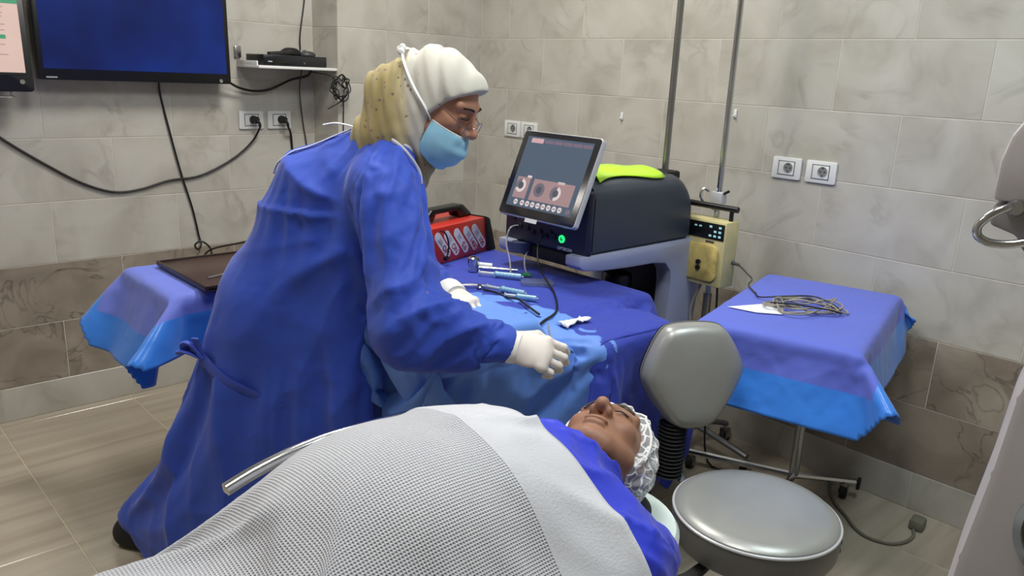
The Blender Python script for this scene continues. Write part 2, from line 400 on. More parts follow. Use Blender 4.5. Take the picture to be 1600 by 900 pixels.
cable('power_cable', 'long black cable sagging across the tiles to the left wall socket',
      [(1.695, YW-.047, 1.185), (1.67, yc-.01, 1.12)]+wp([(1.60, 1.055), (1.50, 1.0), (1.40, .965), (1.28, .955), (1.16, .925), (1.05, .92), (.93, .965), (.80, 1.05), (.68, 1.14), (.58, 1.23), (.5, 1.31)]), .0048)
cable('power_cable', 'short thick black cable dropping from the right wall socket',
      [(1.835, YW-.047, 1.185), (1.862, yc-.01, 1.15), (1.872, yc, 1.1), (1.875, yc, 1.02), (1.87, yc, .9)], .0055)
cable('signal_cable', 'thin black cable hanging straight down below the television to a knot',
      [(1.262, YW-.05, 1.4), (1.266, yc, 1.34), (1.30, yc, 1.15), (1.335, yc, .98), (1.375, yc, .82), (1.395, yc, .70), (1.40, yc-.01, .655), (1.375, yc-.03, .64), (1.36, yc-.04, .665), (1.385, yc-.05, .68), (1.415, yc-.06, .655), (1.42, yc-.07, .62), (1.395, yc-.07, .605), (1.385, yc-.09, .63), (1.41, yc-.13, .66), (1.43, 3.2, .72), (1.44, 2.9, .80), (1.455, 2.74, .797)], .0042)
cable('signal_cable', 'black cable looping from the television to under the white shelf',
      [(1.53, YW-.06, 1.395), (1.6, YW-.04, 1.36), (1.68, YW-.03, 1.345), (1.76, YW-.03, 1.355), (1.86, YW-.04, 1.40), (1.93, YW-.06, 1.42), (1.945, YW-.08, 1.445)], .0055)
cable('signal_cable', 'thin black cable rising from the recorder to the top of the picture',
      [(1.885, YW-.05, 1.47), (1.93, yc, 1.5), (1.93, yc, 1.6), (1.955, yc, 1.75), (1.975, yc, 1.9), (1.985, yc, 2.1), (1.985, yc, 2.84)], .0035)
cable('signal_cable', 'thin straight cable hanging down from the shelf to behind the doctor',
      [(1.90, YW-.07, 1.445), (1.91, yc-.02, 1.35), (1.935, yc, 1.2), (1.955, yc, 1.05), (1.96, yc, .8), (1.96, yc, .2)], .0035, mat('grey_cable', (70, 68, 62), .5))
# coil hanging on the pillar corner
cp = []
cx, cz = 1.995, 1.375
for i in range(60):
    a = i*.62; rr = .036+.02*math.sin(i*1.7)*.5
    cp.append((cx+rr*.95*math.cos(a)-.02*(i % 7 == 0), YP-.035-.016*math.sin(i*.9), cz+rr*1.35*math.sin(a)))
cp = [(1.93, YW-.1, 1.44), (1.95, YP-.03, 1.425)]+cp+[(1.97, YP-.03, 1.30), (1.925, YP-.03, 1.28), (1.99, YP-.03, 1.31), (2.022, YP-.008, 1.33), (2.022, YP-.006, 1.22), (2.02, YP-.006, 1.0), (2.02, YP-.006, .6)]
cable('cable_coil', 'tangled coil of thin black cable hanging beside the white shelf', cp, .0028, sub=4)
# ---------------------------------------------------------------- signed distance toolkit (bodies, cloth forms)
def grid(lo, hi, h):
    ax = [np.arange(l, u+h, h) for l, u in zip(lo, hi)]
    return np.stack(np.meshgrid(*ax, indexing='ij'), -1).astype(np.float32)
def ln(v): return np.sqrt((v*v).sum(-1))
def s_ell(P, c, r, rot=None):
    q = P-np.array(c, np.float32)
    if rot is not None: q = q @ np.array(rot, np.float32)
    r = np.array(r, np.float32); k0 = ln(q/r); k1 = ln(q/(r*r))+1e-9
    return k0*(k0-1)/k1
def s_cap(P, a, b, ra, rb=None, sc=None):
    a = np.array(a, np.float32); b = np.array(b, np.float32); rb = ra if rb is None else rb
    if sc is not None: sc = np.array(sc, np.float32); P = P/sc; a = a/sc; b = b/sc
    d = b-a; t = np.clip(((P-a)@d)/(d@d), 0, 1)
    return ln(P-a-t[..., None]*d)-(ra+(rb-ra)*t)
def smin(a, b, k):
    h = np.clip(.5+.5*(b-a)/k, 0, 1); return b+(a-b)*h-k*h*(1-h)
def smax(a, b, k): return -smin(-a, -b, k)
def nets(F, lo, h):
    """surface nets: vertices and quads of the zero level"""
    n = F.shape; c = [F[i:n[0]-1+i, j:n[1]-1+j, k:n[2]-1+k] for i in (0, 1) for j in (0, 1) for k in (0, 1)]
    ins = sum((q < 0).astype(np.int8) for q in c); act = (ins > 0) & (ins < 8)
    idx = -np.ones(act.shape, np.int64); cells = np.argwhere(act); idx[act] = np.arange(len(cells))
    cv = np.stack([q[act] for q in c], -1); off = np.array([(i, j, k) for i in (0, 1) for j in (0, 1) for k in (0, 1)], float)
    acc = np.zeros((len(cells), 3)); cnt = np.zeros(len(cells))
    for a in range(8):
        for b in range(a+1, 8):
            if np.abs(off[a]-off[b]).sum() == 1:
                m = (cv[:, a] < 0) != (cv[:, b] < 0); t = cv[:, a]/(cv[:, a]-cv[:, b]+1e-12)
                acc[m] += off[a]+(off[b]-off[a])*t[m, None]; cnt[m] += 1
    V = (cells+acc/cnt[:, None])*h+np.array(lo)
    Q = []
    for ax in range(3):
        sl0 = [slice(1, -1)]*3; sl1 = [slice(1, -1)]*3; sl0[ax] = slice(0, n[ax]-1); sl1[ax] = slice(1, n[ax])
        A, B = F[tuple(sl0)], F[tuple(sl1)]; e = np.argwhere((A < 0) != (B < 0)); neg = A[tuple(e.T)] < 0
        base = e.copy(); o1, o2 = (ax+1) % 3, (ax+2) % 3
        for o in (o1, o2): base[:, o] += 1
        def ci(d1, d2):
            q = base.copy(); q[:, o1] -= d1; q[:, o2] -= d2; return idx[tuple(q.T)]
        q = np.stack([ci(1, 1), ci(0, 1), ci(0, 0), ci(1, 0)], -1)
        q[~neg] = q[~neg][:, ::-1]; Q.append(q)
    Q = np.concatenate(Q); return V, Q[(Q >= 0).all(1)]
def npmesh(name, V, Q, smooth=True):
    me = bpy.data.meshes.new(name); me.from_pydata([tuple(v) for v in V], [], [tuple(int(i) for i in q) for q in Q]); me.update()
    if smooth: smooth_mesh(me)
    return me
def relax(V, Q, it=2, lam=.5):
    E = np.concatenate([Q[:, [i, (i+1) % 4]] for i in range(4)])
    for _ in range(it):
        s = np.zeros_like(V); c = np.zeros(len(V))
        np.add.at(s, E[:, 0], V[E[:, 1]]); np.add.at(c, E[:, 0], 1); np.add.at(s, E[:, 1], V[E[:, 0]]); np.add.at(c, E[:, 1], 1)
        V = V+lam*(s/np.maximum(c, 1)[:, None]-V)
    return V
def rotm(axis, deg):
    return np.array(Matrix.Rotation(math.radians(deg), 3, axis))

# ---------------------------------------------------------------- tables, bed (they carry the cloths)
M_alu = mat('grey_painted_steel', (120, 122, 124), .4, .6)
def caster(parent, x, y, r=.032):
    f = MB(); f.box((x, y, r*2.05), (.03, .026, .012), .003); f.box((x, y-.015, r*1.45), (.036, .004, r*1.3), .002).box((x, y+.015, r*1.45), (.036, .004, r*1.3), .002)
    o = f.build('caster', M_steel, parent)
    MB().cyl((x, y-.011, r), (x, y+.011, r), r, n=24).build('wheel', M_blackm, o)
def over_table(name, label, loc, rz, L, W, z, post, group, post_top=None):
    """cantilever instrument table: tray top on one chromed post over a wheeled base; local x is the long side"""
    t = thing(name, label, 'table', loc, rz, group)
    b = MB(); b.prism(rrect(L, W, .03, 5), z-.018, z, None, .004); b.build('tray_top', M_steel, t)
    px, py = post; tx, ty = post_top or post
    MB().tube([(px, py, .075), (px+(tx-px)*.05, py+(ty-py)*.05, .16), (px+(tx-px)*.3, py+(ty-py)*.3, .3), (tx, ty, .45), (tx, ty, z-.03)], .019, 12, 6).build('post', M_chrome, t)
    MB().box((0+tx*.5, ty, z-.028), (L*.7, .03, .02), .003).build('support_bar', M_chrome, t)
    return t
TR = over_table('instrument_table', 'chrome wheeled instrument table hidden under the bright blue drape by the right wall', (2.385, 1.11, 0), math.radians(14), .76, .46, .785, (.265, .01), 'wheeled instrument tables', (.19, 0))
# base bars of the right table
for (p, q) in (((.265, .01, .07), (.36, -.2, .07)), ((.265, .01, .07), (.2, .42, .07)), ((.265, .01, .07), (-.2, .02, .07))):
    MB().tube([p, q], .013, 8, 2).build('base_bar', M_chrome, TR)
MB().box((.36, -.205, .065), (.03, .012, .04), .002).build('bar_cap', M_black, TR)
for x, y in ((.345, -.16), (.21, .39), (-.2, .02)): caster(TR, x, y, .026)
TL = over_table('instrument_table', 'wheeled instrument table under the blue drape near the television wall', (1.11, 2.53, 0), 0, .58, .42, .785, (.2, .1), 'wheeled instrument tables')
for (p, q) in (((.2, .1, .07), (.2, -.1, .07)), ((.2, .1, .07), (.2, .32, .07)), ((.2, .1, .07), (.45, .1, .07))):
    MB().tube([p, q], .013, 8, 2).build('base_bar', M_chrome, TL)
for x, y in ((.2, -.09), (.2, .3), (.43, .1)): caster(TL, x, y, .026)
TD = thing('instrument_table', 'square instrument table under the dark blue drape below the screen machine', 'table', (1.78, 1.94, 0), 0, 'wheeled instrument tables')
MB().prism(rrect(.56, .92, .02, 4), .775, .795, None, .004).build('tray_top', M_steel, TD)
for sx in (-.25, .25):
    for sy in (-.43, .43):
        l_ = MB().cyl((sx, sy, .06), (sx, sy, .775), .012, n=12).build('leg', M_chrome, TD); caster(TD, sx, sy, .026)
TM = over_table('mayo_stand', 'small instrument stand under the pale blue drape between doctor and patient', (1.275, 1.555, 0), 0, .33, .34, .845, (.02, .16), None)
MB().tube([(.02, .16, .03), (.3, .16, .03)], .014, 8, 2).build('base_bar', M_chrome, TM); MB().tube([(.3, -.02, .03), (.3, .2, .03)], .014, 8, 2).build('base_bar', M_chrome, TM)
TB = thing('waste_bin', 'bin under the dark blue cover beside the pale blue drape', 'bin', (1.73, 1.355, 0))
MB().prism(rrect(.32, .17, .05, 6), .02, .66, None, .006).build('bin_body', M_blackm, TB)
MB().prism(rrect(.332, .182, .055, 6), .66, .675, None, .004).build('rim', M_steel, TB)
# bed along x, head at +x
BED = thing('operating_bed', 'white operating bed carrying the patient, round white head plate and chrome side rail', 'bed', (.1, .83, 0))
M_vinyl = mat('grey_bed_vinyl', (70, 76, 84), .45, var=.05)
MB().box((-.1, 0, .60), (1.86, .56, .10), .03, seg=3).build('mattress', M_vinyl, BED)
MB().box((-.1, 0, .525), (1.8, .5, .05), .01).build('bed_frame', M_white, BED)
MB().box((-.15, 0, .30), (.3, .24, .42), .02).build('lift_column', M_white, BED)
MB().box((-.15, 0, .05), (1.2, .5, .09), .02).build('base_plate', M_white, BED)
M_mint = mat('glossy_white_plate', (214, 228, 224), .2, var=.01)
hp = MB(); hp.lathe([(.0001, .60), (.12, .60), (.150, .615), (.157, .635), (.157, .668), (.150, .678), (.0001, .68)], 44, Matrix.Translation((.94, -.0, 0))); hp.build('head_plate', M_mint, BED)
MB().lathe([(.05, .68), (.094, .68), (.102, .686), (.102, .696), (.094, .702), (.06, .700), (.05, .69)], 40, Matrix.Translation((.955, .01, 0))).build('head_cushion', M_blackm, BED)
MB().box((.945, -.08, .555), (.1, .1, .055), .006).build('control_box', M_white, BED)
MB().box((.993, -.055, .558), (.006, .028, .016), .002).box((.993, -.098, .553), (.006, .012, .01), .001).build('switch', M_black, BED)
# chrome side rail on the far side
MB().tube([(.395, .385, .755), (.46, .388, .772), (.55, .39, .786), (.65, .39, .79), (.85, .388, .78)], lambda t: .0125*min(1, (max(0, t)+.0006)/.02)**.5, 14, 10).build('side_rail', M_chrome, BED)
for x in (.60, .80): MB().box((x, .37, .66), (.03, .012, .24), .003).build('rail_post', M_steel, BED)

# ---------------------------------------------------------------- patient body (collider for the blanket)
def head_sdf(P, closed=False):
    """local: x forward (face), y left, z up, centre between the ears"""
    s = lambda y: (1, -1)
    A = np.abs(P[..., 1]); M_ = P.copy(); M_[..., 1] = A            # mirrored points
    d = s_ell(P, (-.010, 0, .030), (.098, .076, .097))
    d = smin(d, s_ell(P, (.028, 0, -.032), (.062, .058, .078)), .035)
    d = smin(d, s_ell(P, (.066, 0, -.090), (.024, .026, .020)), .022)
    d = smin(d, s_cap(M_, (.02, .058, -.05), (.055, .03, -.088), .016), .03)
    d = smin(d, s_ell(M_, (.055, .042, -.014), (.026, .024, .022)), .018)
    d = smin(d, s_cap(M_, (.086, .014, .030), (.070, .050, .032), .011), .016)
    d = smax(d, -s_ell(M_, (.101, .032, .010), (.017, .019, .014)), .012)
    d = smin(d, s_ell(M_, (.0765, .032, .010), (.0165, .018, .0135)), .004)
    if closed: d = smax(d, -s_cap(M_, (.094, .018, .0035), (.088, .046, .0035), .0012), .002)
    else: d = smax(d, -s_cap(M_, (.095, .020, .009), (.089, .045, .009), .0018), .002)
    n = s_cap(P, (.089, 0, .022), (.113, 0, -.020), .008, .0125)
    n = smin(n, s_ell(P, (.112, 0, -.024), (.0135, .0125, .0115)), .006)
    n = smin(n, s_ell(M_, (.099, .0145, -.028), (.0125, .0085, .0095)), .006)
    n = smax(n, -s_ell(M_, (.106, .0075, -.0385), (.0085, .0046, .0065)), .003)
    d = smin(d, n, .010)
    d = smin(d, s_ell(P, (.090, 0, -.0545), (.011, .024, .0065)), .006)
    d = smin(d, s_ell(P, (.088, 0, -.0680), (.0115, .021, .0080)), .006)
    d = smax(d, -s_ell(P, (.103, 0, -.0608), (.014, .023, .0018)), .003)
    e = s_ell(M_, (-.008, .079, .000), (.019, .007, .033), rotm('Z', 18).T)
    e = smax(e, -s_ell(M_, (-.004, .087, .004), (.011, .006, .020)), .004)
    d = smin(d, e, .006)
    return d
def head_tone(P):
    """0..1 lips, shading pigment for brows"""
    lips = np.minimum(s_ell(P, (.090, 0, -.0545), (.02, .023, .0065)), s_ell(P, (.088, 0, -.068), (.02, .020, .0080)))
    return np.clip(1-np.maximum(lips, 0)/.004, 0, 1)
PH = np.array((1.052, .835, .800)); PHR = (rotm('Y', -90) @ rotm('Z', 0))   # face up, crown +x
# head axes: local x(forward)->+Z, local z(up)->+X, tilted a little towards the chest
pf = np.array((.05, .05, 1.)); pf /= np.linalg.norm(pf); pu = np.array((.93, .36, -.05)); pu -= pf*(pu@pf); pu /= np.linalg.norm(pu); pl_ = np.cross(pu, pf)
PAX = np.stack([pf, pl_, pu])           # rows: local axes in world
def patient_body(P):
    d = s_ell(P, (.72, .83, .775), (.26, .205, .165))
    d = smin(d, s_ell(P, (.56, .83, .775), (.22, .195, .200)), .08)
    d = smin(d, s_ell(P, (.22, .83, .745), (.22, .195, .115)), .08)
    d = smin(d, s_cap(P, (.86, .65, .755), (.86, 1.01, .755), .085), .07)
    for s in (-1, 1):
        d = smin(d, s_cap(P, (.15, .83+s*.09, .745), (-.32, .83+s*.10, .745), .085, .06), .05)
        d = smin(d, s_cap(P, (-.32, .83+s*.10, .745), (-.74, .83+s*.10, .72), .058, .04), .03)
        d = smin(d, s_cap(P, (-.74, .83+s*.10, .72), (-.79, .83+s*.12, .84), .04, .03), .03)
        el = (.54, .83+s*.255, .72); wr = (.30, .66, .80) if s < 0 else (.30, 1.06, .71); hd_ = (.21, .70, .82) if s < 0 else (.19, 1.05, .70)
        d = smin(d, s_cap(P, (.86, .83+s*.20, .75), el, .055, .05), .03)
        d = smin(d, s_cap(P, el, wr, .048, .036), .02)
        d = smin(d, s_cap(P, wr, hd_, .038, .026), .02)
    d = smin(d, s_cap(P, (.86, .83, .76), (1.01, .83, .765), .062, .056), .05)
    return d
lo = (-.9, .45, .58); h = .02
G = grid(lo, (1.06, 1.2, 1.06), h); F = patient_body(G); V, Q = nets(F, lo, h)
body_col = npmesh('patient_body', V, Q)

# ---------------------------------------------------------------- cloths: draped by simulation
def cloth_grid(name, cx, cy, z, L, W, rz, nx, ny, jit=.002, cut=0):
    bm = bmesh.new(); uvl = bm.loops.layers.uv.new('UVMap'); vs = []
    c, s = math.cos(rz), math.sin(rz); rng = np.random.RandomState(len(name)*7+nx)
    for j in range(ny+1):
        for i in range(nx+1):
            x, y = (i/nx-.5)*L, (j/ny-.5)*W
            vs.append(bm.verts.new((cx+c*x-s*y, cy+s*x+c*y, z+jit*rng.randn()*.5)))
    for j in range(ny):
        for i in range(nx):
            if min(i, nx-1-i)+min(j, ny-1-j) < cut: continue
            k = j*(nx+1)+i; f = bm.faces.new((vs[k], vs[k+1], vs[k+nx+2], vs[k+nx+1]))
            for lp, (a, b) in zip(f.loops, ((i, j), (i+1, j), (i+1, j+1), (i, j+1))): lp[uvl].uv = (a/nx*L, b/ny*W)
    for v in [v for v in bm.verts if not v.link_faces]: bm.verts.remove(v)
    me = bpy.data.meshes.new(name); bm.to_mesh(me); bm.free(); smooth_mesh(me)
    return link(name, me)
COLS = []
def collider(o, thick=.004):
    m = o.modifiers.new('col', 'COLLISION'); o.collision.thickness_outer = thick; o.collision.cloth_friction = 25; COLS.append(o); return o
def add_cloth(o, mass=.15, tension=12, bend=.6, shrink=0., q=5, dist=.005, pin=None, selfc=False, air=1.):
    m = o.modifiers.new('cloth', 'CLOTH'); st = m.settings
    st.quality = q; st.mass = mass; st.tension_stiffness = tension; st.compression_stiffness = tension; st.shear_stiffness = tension*.5
    st.bending_stiffness = bend; st.air_damping = air; st.shrink_min = shrink; st.shrink_max = shrink
    m.collision_settings.distance_min = dist; m.collision_settings.collision_quality = 3; m.collision_settings.use_self_collision = selfc
    if selfc: m.collision_settings.self_distance_min = .004
    if pin: st.vertex_group_mass = pin; st.pin_stiffness = 1.
    m.point_cache.frame_start = 1; m.point_cache.frame_end = NFR
    return o
NFR = 40
tmp = []
def colbox(c, d, bev=.02, rz=0):
    o = MB().box((0, 0, 0), d, bev, None, 3).build('tmp_col', None); o.location = c; o.rotation_euler = (0, 0, rz); tmp.append(o); return collider(o)
colbox((2.385, 1.11, .745), (.76, .46, .08), .015, math.radians(14))
colbox((1.11, 2.53, .745), (.58, .42, .08), .02)
colbox((1.78, 1.94, .755), (.56, .92, .08), .02)
colbox((1.275, 1.555, .805), (.33, .34, .08), .02)
colbox((1.73, 1.355, .392), (.34, .19, .785), .03)
colbox((0., .83, .60), (1.86, .56, .10), .03)
# patient gown round the shoulders, also carries the blanket
hh = .009; lo = (.66, .45, .58); G = grid(lo, (1.14, 1.2, 1.06), hh)
d = patient_body(G)-.012
d = smin(d, s_ell(G, (.935, .665, .712), (.09, .075, .068)), .05)
d = smin(d, s_cap(G, (.87, .825, .785), (.962, .825, .805), .09, .086), .04)
xg = G[..., 0]; d = d-.004*np.sin(G[..., 1]*55+xg*30)*np.clip((xg-.8)/.1, 0, 1)
d = smax(d, xg-(.965+np.clip((.76-G[..., 1])/.08, 0, 1)*.2), .01); d = smax(d, .70-xg, .01)
d = smax(d, -s_cap(G, (.93, .83, .80), (1.25, .83, .82), .074, .088), .006)
pgV, pgQ = nets(d, lo, hh); pgV = relax(pgV, pgQ, 1, .4)
pb = link('tmp_col', body_col); tmp.append(pb); collider(pb)
pgc = link('tmp_col', npmesh('pg_col', pgV, pgQ)); tmp.append(pgc); collider(pgc)
colbox((2.9, 1.2, .7), (.04, 1.6, 1.2), .005)
R14 = math.radians(14)
d_right = add_cloth(cloth_grid('surgical_drape', 2.335, 1.095, .80, 1.10, .84, R14, 64, 50, cut=9), bend=10, tension=20)
d_left = add_cloth(cloth_grid('surgical_drape', 1.04, 2.52, .80, .98, .76, 0, 54, 42, cut=7), bend=8, tension=20)
d_dark = add_cloth(cloth_grid('surgical_drape', 1.76, 1.93, .81, .94, 1.40, 0, 48, 72, cut=8), bend=.35, shrink=-.02, tension=15)
d_mayo = add_cloth(cloth_grid('surgical_drape', 1.285, 1.46, .86, .90, .95, .05, 52, 55), bend=.7, tension=15)
d_bin = add_cloth(cloth_grid('bin_cover', 1.72, 1.33, .80, .66, .74, .1, 50, 56), bend=.05, tension=8, shrink=-.14)
blanket = add_cloth(cloth_grid('blanket', -.058, .80, 1.02, 1.86, 1.34, -.05, 96, 70), mass=.35, bend=.5, shrink=-.025, tension=15, dist=.006)
# ---------------------------------------------------------------- doctor: body and gown (simulated over the body)
DO = (0.99663, 2.02278, 0); DAZ = math.radians(-58.78)
DOC = thing('person', 'person in blue surgical gown, cream headscarf and face mask leaning over the patient', 'person', DO, DAZ)
HIPS = (.05, .86)
SHR, ELR, WRR = (.445, -.185, 1.20), (.525, -.28, .965), (.745, -.215, .862)
SHL, ELL, WRL = (.28, .19, 1.215), (.27, .26, .96), (.455, .15, .875)
def doc_body(P):
    d = s_cap(P, (.06, 0, .90), (.28, 0, 1.12), .125, .13, (1, 1.12, 1))
    d = smin(d, s_ell(P, (.02, 0, .86), (.135, .175, .13)), .06)
    d = smin(d, s_cap(P, (.40, -.15, 1.20), (.29, .15, 1.215), .07), .07)
    d = smin(d, s_cap(P, (.33, 0, 1.22), (.44, 0, 1.34), .058, .055), .05)
    for sh, el, wr in ((SHR, ELR, WRR), (SHL, ELL, WRL)):
        d = smin(d, s_cap(P, sh, el, .05, .04), .03); d = smin(d, s_cap(P, el, wr, .038, .027), .02)
    for hip, knee, ank, toe in (((.02, -.09, .84), (-.12, -.10, .46), (-.42, -.11, .10), (-.29, -.11, .04)), ((.04, .09, .84), (.20, .1, .46), (.08, .1, .09), (.22, .1, .04))):
        d = smin(d, s_cap(P, hip, knee, .088, .06), .05); d = smin(d, s_cap(P, knee, ank, .058, .04), .03); d = smin(d, s_cap(P, ank, toe, .042, .03), .03)
    return d
lo = (-.5, -.42, -.02); h = .017
G = grid(lo, (.85, .42, 1.40), h); V, Q = nets(doc_body(G), lo, h)
doc_body_V, doc_body_Q = V, Q
dcol = link('tmp_col', npmesh('doc_col', V, Q), None, DOC); tmp.append(dcol); collider(dcol, .006)
SK = np.array([  # z, back, front, half width
    (1.02, -.02, .30, .19), (.90, -.10, .27, .215), (.80, -.165, .285, .235), (.65, -.255, .30, .265), (.50, -.325, .30, .285), (.35, -.375, .30, .30), (.18, -.41, .29, .315), (-.05, -.44, .29, .325)])[::-1]
def gown_sdf(P):
    d = s_cap(P, (.06, 0, .92), (.27, 0, 1.12), .175, .175, (1, 1.12, 1))
    d = smin(d, s_cap(P, (.41, -.15, 1.21), (.30, .15, 1.22), .098), .06)
    d = smin(d, s_ell(P, (.19, 0, 1.14), (.17, .19, .15)), .06)
    d = smin(d, s_cap(P, (.30, 0, 1.24), (.385, 0, 1.305), .085, .075), .04)
    z = P[..., 2]; bk = np.interp(z, SK[:, 0], SK[:, 1]); fr = np.interp(z, SK[:, 0], SK[:, 2]); wd = np.interp(z, SK[:, 0], SK[:, 3])
    ra = (fr-bk)/2; c = (fr+bk)/2; ang = np.arctan2(P[..., 1]/wd, (P[..., 0]-c)/ra)
    amp = np.clip((.95-z)/.9, 0, 1)
    rip = 1+amp*(.035*np.sin(ang*9+1.1)+.022*np.sin(ang*17+z*3)+.02*np.sin(ang*5-2*z))
    k = np.sqrt(((P[..., 0]-c)/ra)**2+(P[..., 1]/wd)**2)
    sk = (k-rip)*np.minimum(ra, wd); sk = np.maximum(sk, z-.98)
    d = smin(d, sk, .06)
    for sh, el, wr, s in ((SHR, ELR, WRR, 1), (SHL, ELL, WRL, .9)):
        d = smin(d, s_cap(P, sh, el, .098*s, .092*s), .05)
        d = smin(d, s_cap(P, (el[0]-.01, el[1], el[2]-.012), (wr[0], wr[1], wr[2]), .088*s, .048*s), .03)
    return d
lo = (-.56, -.46, .0); h = .015
G = grid(lo, (.86, .46, 1.46), h); V, Q = nets(gown_sdf(G), lo, h)
V = relax(V, Q, 1, .4)
fc = V[Q].mean(1)
wdir = np.array(WRR)-np.array(ELR); wdir /= np.linalg.norm(wdir); wdl = np.array(WRL)-np.array(ELL); wdl /= np.linalg.norm(wdl)
nck = np.array((.40, 0, 1.335)); ndir = np.array((.66, 0, .75))
keep = (fc[:, 2] > .05)
keep &= ~(((fc-np.array(WRR))@wdir > .022) & (ln(fc-np.array(WRR)) < .12))
keep &= ~(((fc-np.array(WRL))@wdl > .022) & (ln(fc-np.array(WRL)) < .12))
keep &= ~(((fc-nck)@ndir > -.005) & (ln(fc-nck) < .14))
Q = Q[keep]; used = np.unique(Q); mp = -np.ones(len(V), int); mp[used] = np.arange(len(used)); V = V[used]; Q = mp[Q]
gown = link('surgical_gown', npmesh('surgical_gown', V, Q), None, DOC)
vg = gown.vertex_groups.new(name='pin')
tR = (V-np.array(WRR))@wdir; tL = (V-np.array(WRL))@wdl
pin = ((tR > -.012) & (ln(V-np.array(WRR)) < .12)) | ((tL > -.012) & (ln(V-np.array(WRL)) < .12)) | (((V-nck)@ndir > -.035) & (ln(V-nck) < .14))
vg.add([int(i) for i in np.where(pin)[0]], 1., 'REPLACE')
soft = (V[:, 2] > 1.18) & (V[:, 0] < .33) & ~pin        # shoulders and upper back keep their place
vg.add([int(i) for i in np.where(soft)[0]], .25, 'REPLACE')
hemb = (V[:, 0] < -.05) & (V[:, 2] < .85) & ~pin; vg.add([int(i) for i in np.where(hemb)[0]], .08, 'REPLACE')
add_cloth(gown, mass=.12, tension=10, bend=.12, shrink=-.11, q=5, dist=.006, pin='pin', air=2.)
# run the simulation, keep the final shapes
S.frame_start = 1; S.frame_end = NFR
def run_cloth(objs):
    for f in range(1, NFR+1): S.frame_set(f)
    dg = bpy.context.evaluated_depsgraph_get(); new = {}
    for o in objs: new[o.name] = bpy.data.meshes.new_from_object(o.evaluated_get(dg))
    for o in objs:
        o.modifiers.clear(); old = o.data; o.data = new[o.name]; bpy.data.meshes.remove(old); smooth_mesh(o.data)
    for o in COLS: o.modifiers.clear()
    for o in tmp: bpy.data.objects.remove(o)
    S.frame_set(1)
run_cloth([d_right, d_left, d_dark, d_mayo, d_bin, blanket, gown])
# ---------------------------------------------------------------- eye-surgery console on its stand
M_navy = mat('dark_navy_plastic', (46, 54, 66), .36, var=.05)
M_navy2 = mat('console_front_navy', (30, 34, 48), .35, var=.05)
M_silver = mat('silver_blue_paint', (164, 171, 198), .35, .2, var=.03)
M_lsilver = mat('light_silver_plastic', (196, 198, 202), .3, .2, var=.02)
CO = thing('surgical_console', 'dark navy surgical machine with tilted touch screen on a silver wheeled stand', 'medical machine', (2.215, 1.855, 0))
# body profile in y-z (rounded top), swept along x
def sweep_x(prof_fn, xs, name, m, parent):
    b = MB(); n = None; vs = []; fs = []
    for x in xs:
        pr = prof_fn(x); n = len(pr); vs += [(x, p[0], p[1]) for p in pr]
    for i in range(len(xs)-1):
        for k in range(n): fs.append((i*n+k, i*n+(k+1) % n, (i+1)*n+(k+1) % n, (i+1)*n+k))
    fs += [tuple(range(n)), tuple(range((len(xs)-1)*n, len(xs)*n))]
    return b.add(vs, fs).build(name, m, parent, 35)
def body_prof(x):
    # rear top rounds over, underside rises towards the back
    e = max(0, (x-.185)/.092); top = 1.148-.085*(1-math.sqrt(max(0, 1-min(e, 1)**2)))-.0
    bot = .90; w = .2
    out = []
    r = .065
    for i in range(9): a = PI/2*i/8; out.append((w-r+r*math.sin(a)*1, top-r+r*math.cos(a)))
    out = out[::1]
    out += [(w, bot+.02), (w-.02, bot)]
    out += [(-w+.02, bot), (-w, bot+.02)]
    for i in range(9): a = PI/2*i/8; out.append((-w+r-r*math.cos(a), top-r+r*math.sin(a)))
    return out
sweep_x(body_prof, [-.27, -.2, -.1, 0, .1, .185, .21, .23, .245, .257, .265, .271, .275, .277], 'housing', M_navy, CO)
# front block, slightly proud, with the sockets
fb = MB(); fb.box((-.281, 0, 1.01), (.03, .4, .22), .012, seg=3); FB = fb.build('front_panel', M_navy2, CO)
fx = -.2965
def disc(y, z, r, nm, m, par, th=.004, x=fx, n=20): return MB().cyl((x, y, z), (x-th, y, z), r, n=n).build(nm, m, par)
M_conn = mat('dark_connector', (60, 62, 74), .3, .6)
for y, z, r in ((.155, .985, .012), (.12, .957, .011), (.145, .95, .009), (.085, .955, .012), (.055, .945, .01), (.02, .95, .011), (-.01, .94, .010), (-.045, .945, .012), (-.03, .96, .008)):
    disc(y, z, r, 'socket_port', M_conn, FB, .005); disc(y, z, r*.6, 'port_core', M_black, FB, .0056)
rg = MB().lathe([(.0095, 0), (.0135, 0), (.0135, .003), (.0095, .003)], 24, Matrix.Translation((fx, -.085, .945)) @ Matrix.Rotation(-PI/2, 4, 'Y')).build('power_button_ring', mat('green_led', (40, 220, 120), .4, emit=1.2), FB)
disc(-.085, .945, .007, 'power_button', M_black, FB, .003)
tm = text_mesh('OPTIKON', .015, frame_M((fx-.0006, -.10, .912), (0, -1, 0), (0, 0, 1)), bold=.0003)
link('maker_name', tm, mat('printed_white', (215, 218, 222), .5), FB)
MB().cyl((-.285, .13, .862), (-.285, .13, .90), .046, .05, 30).build('round_drum', mat('slate_blue_plastic', (74, 82, 112), .4), CO)
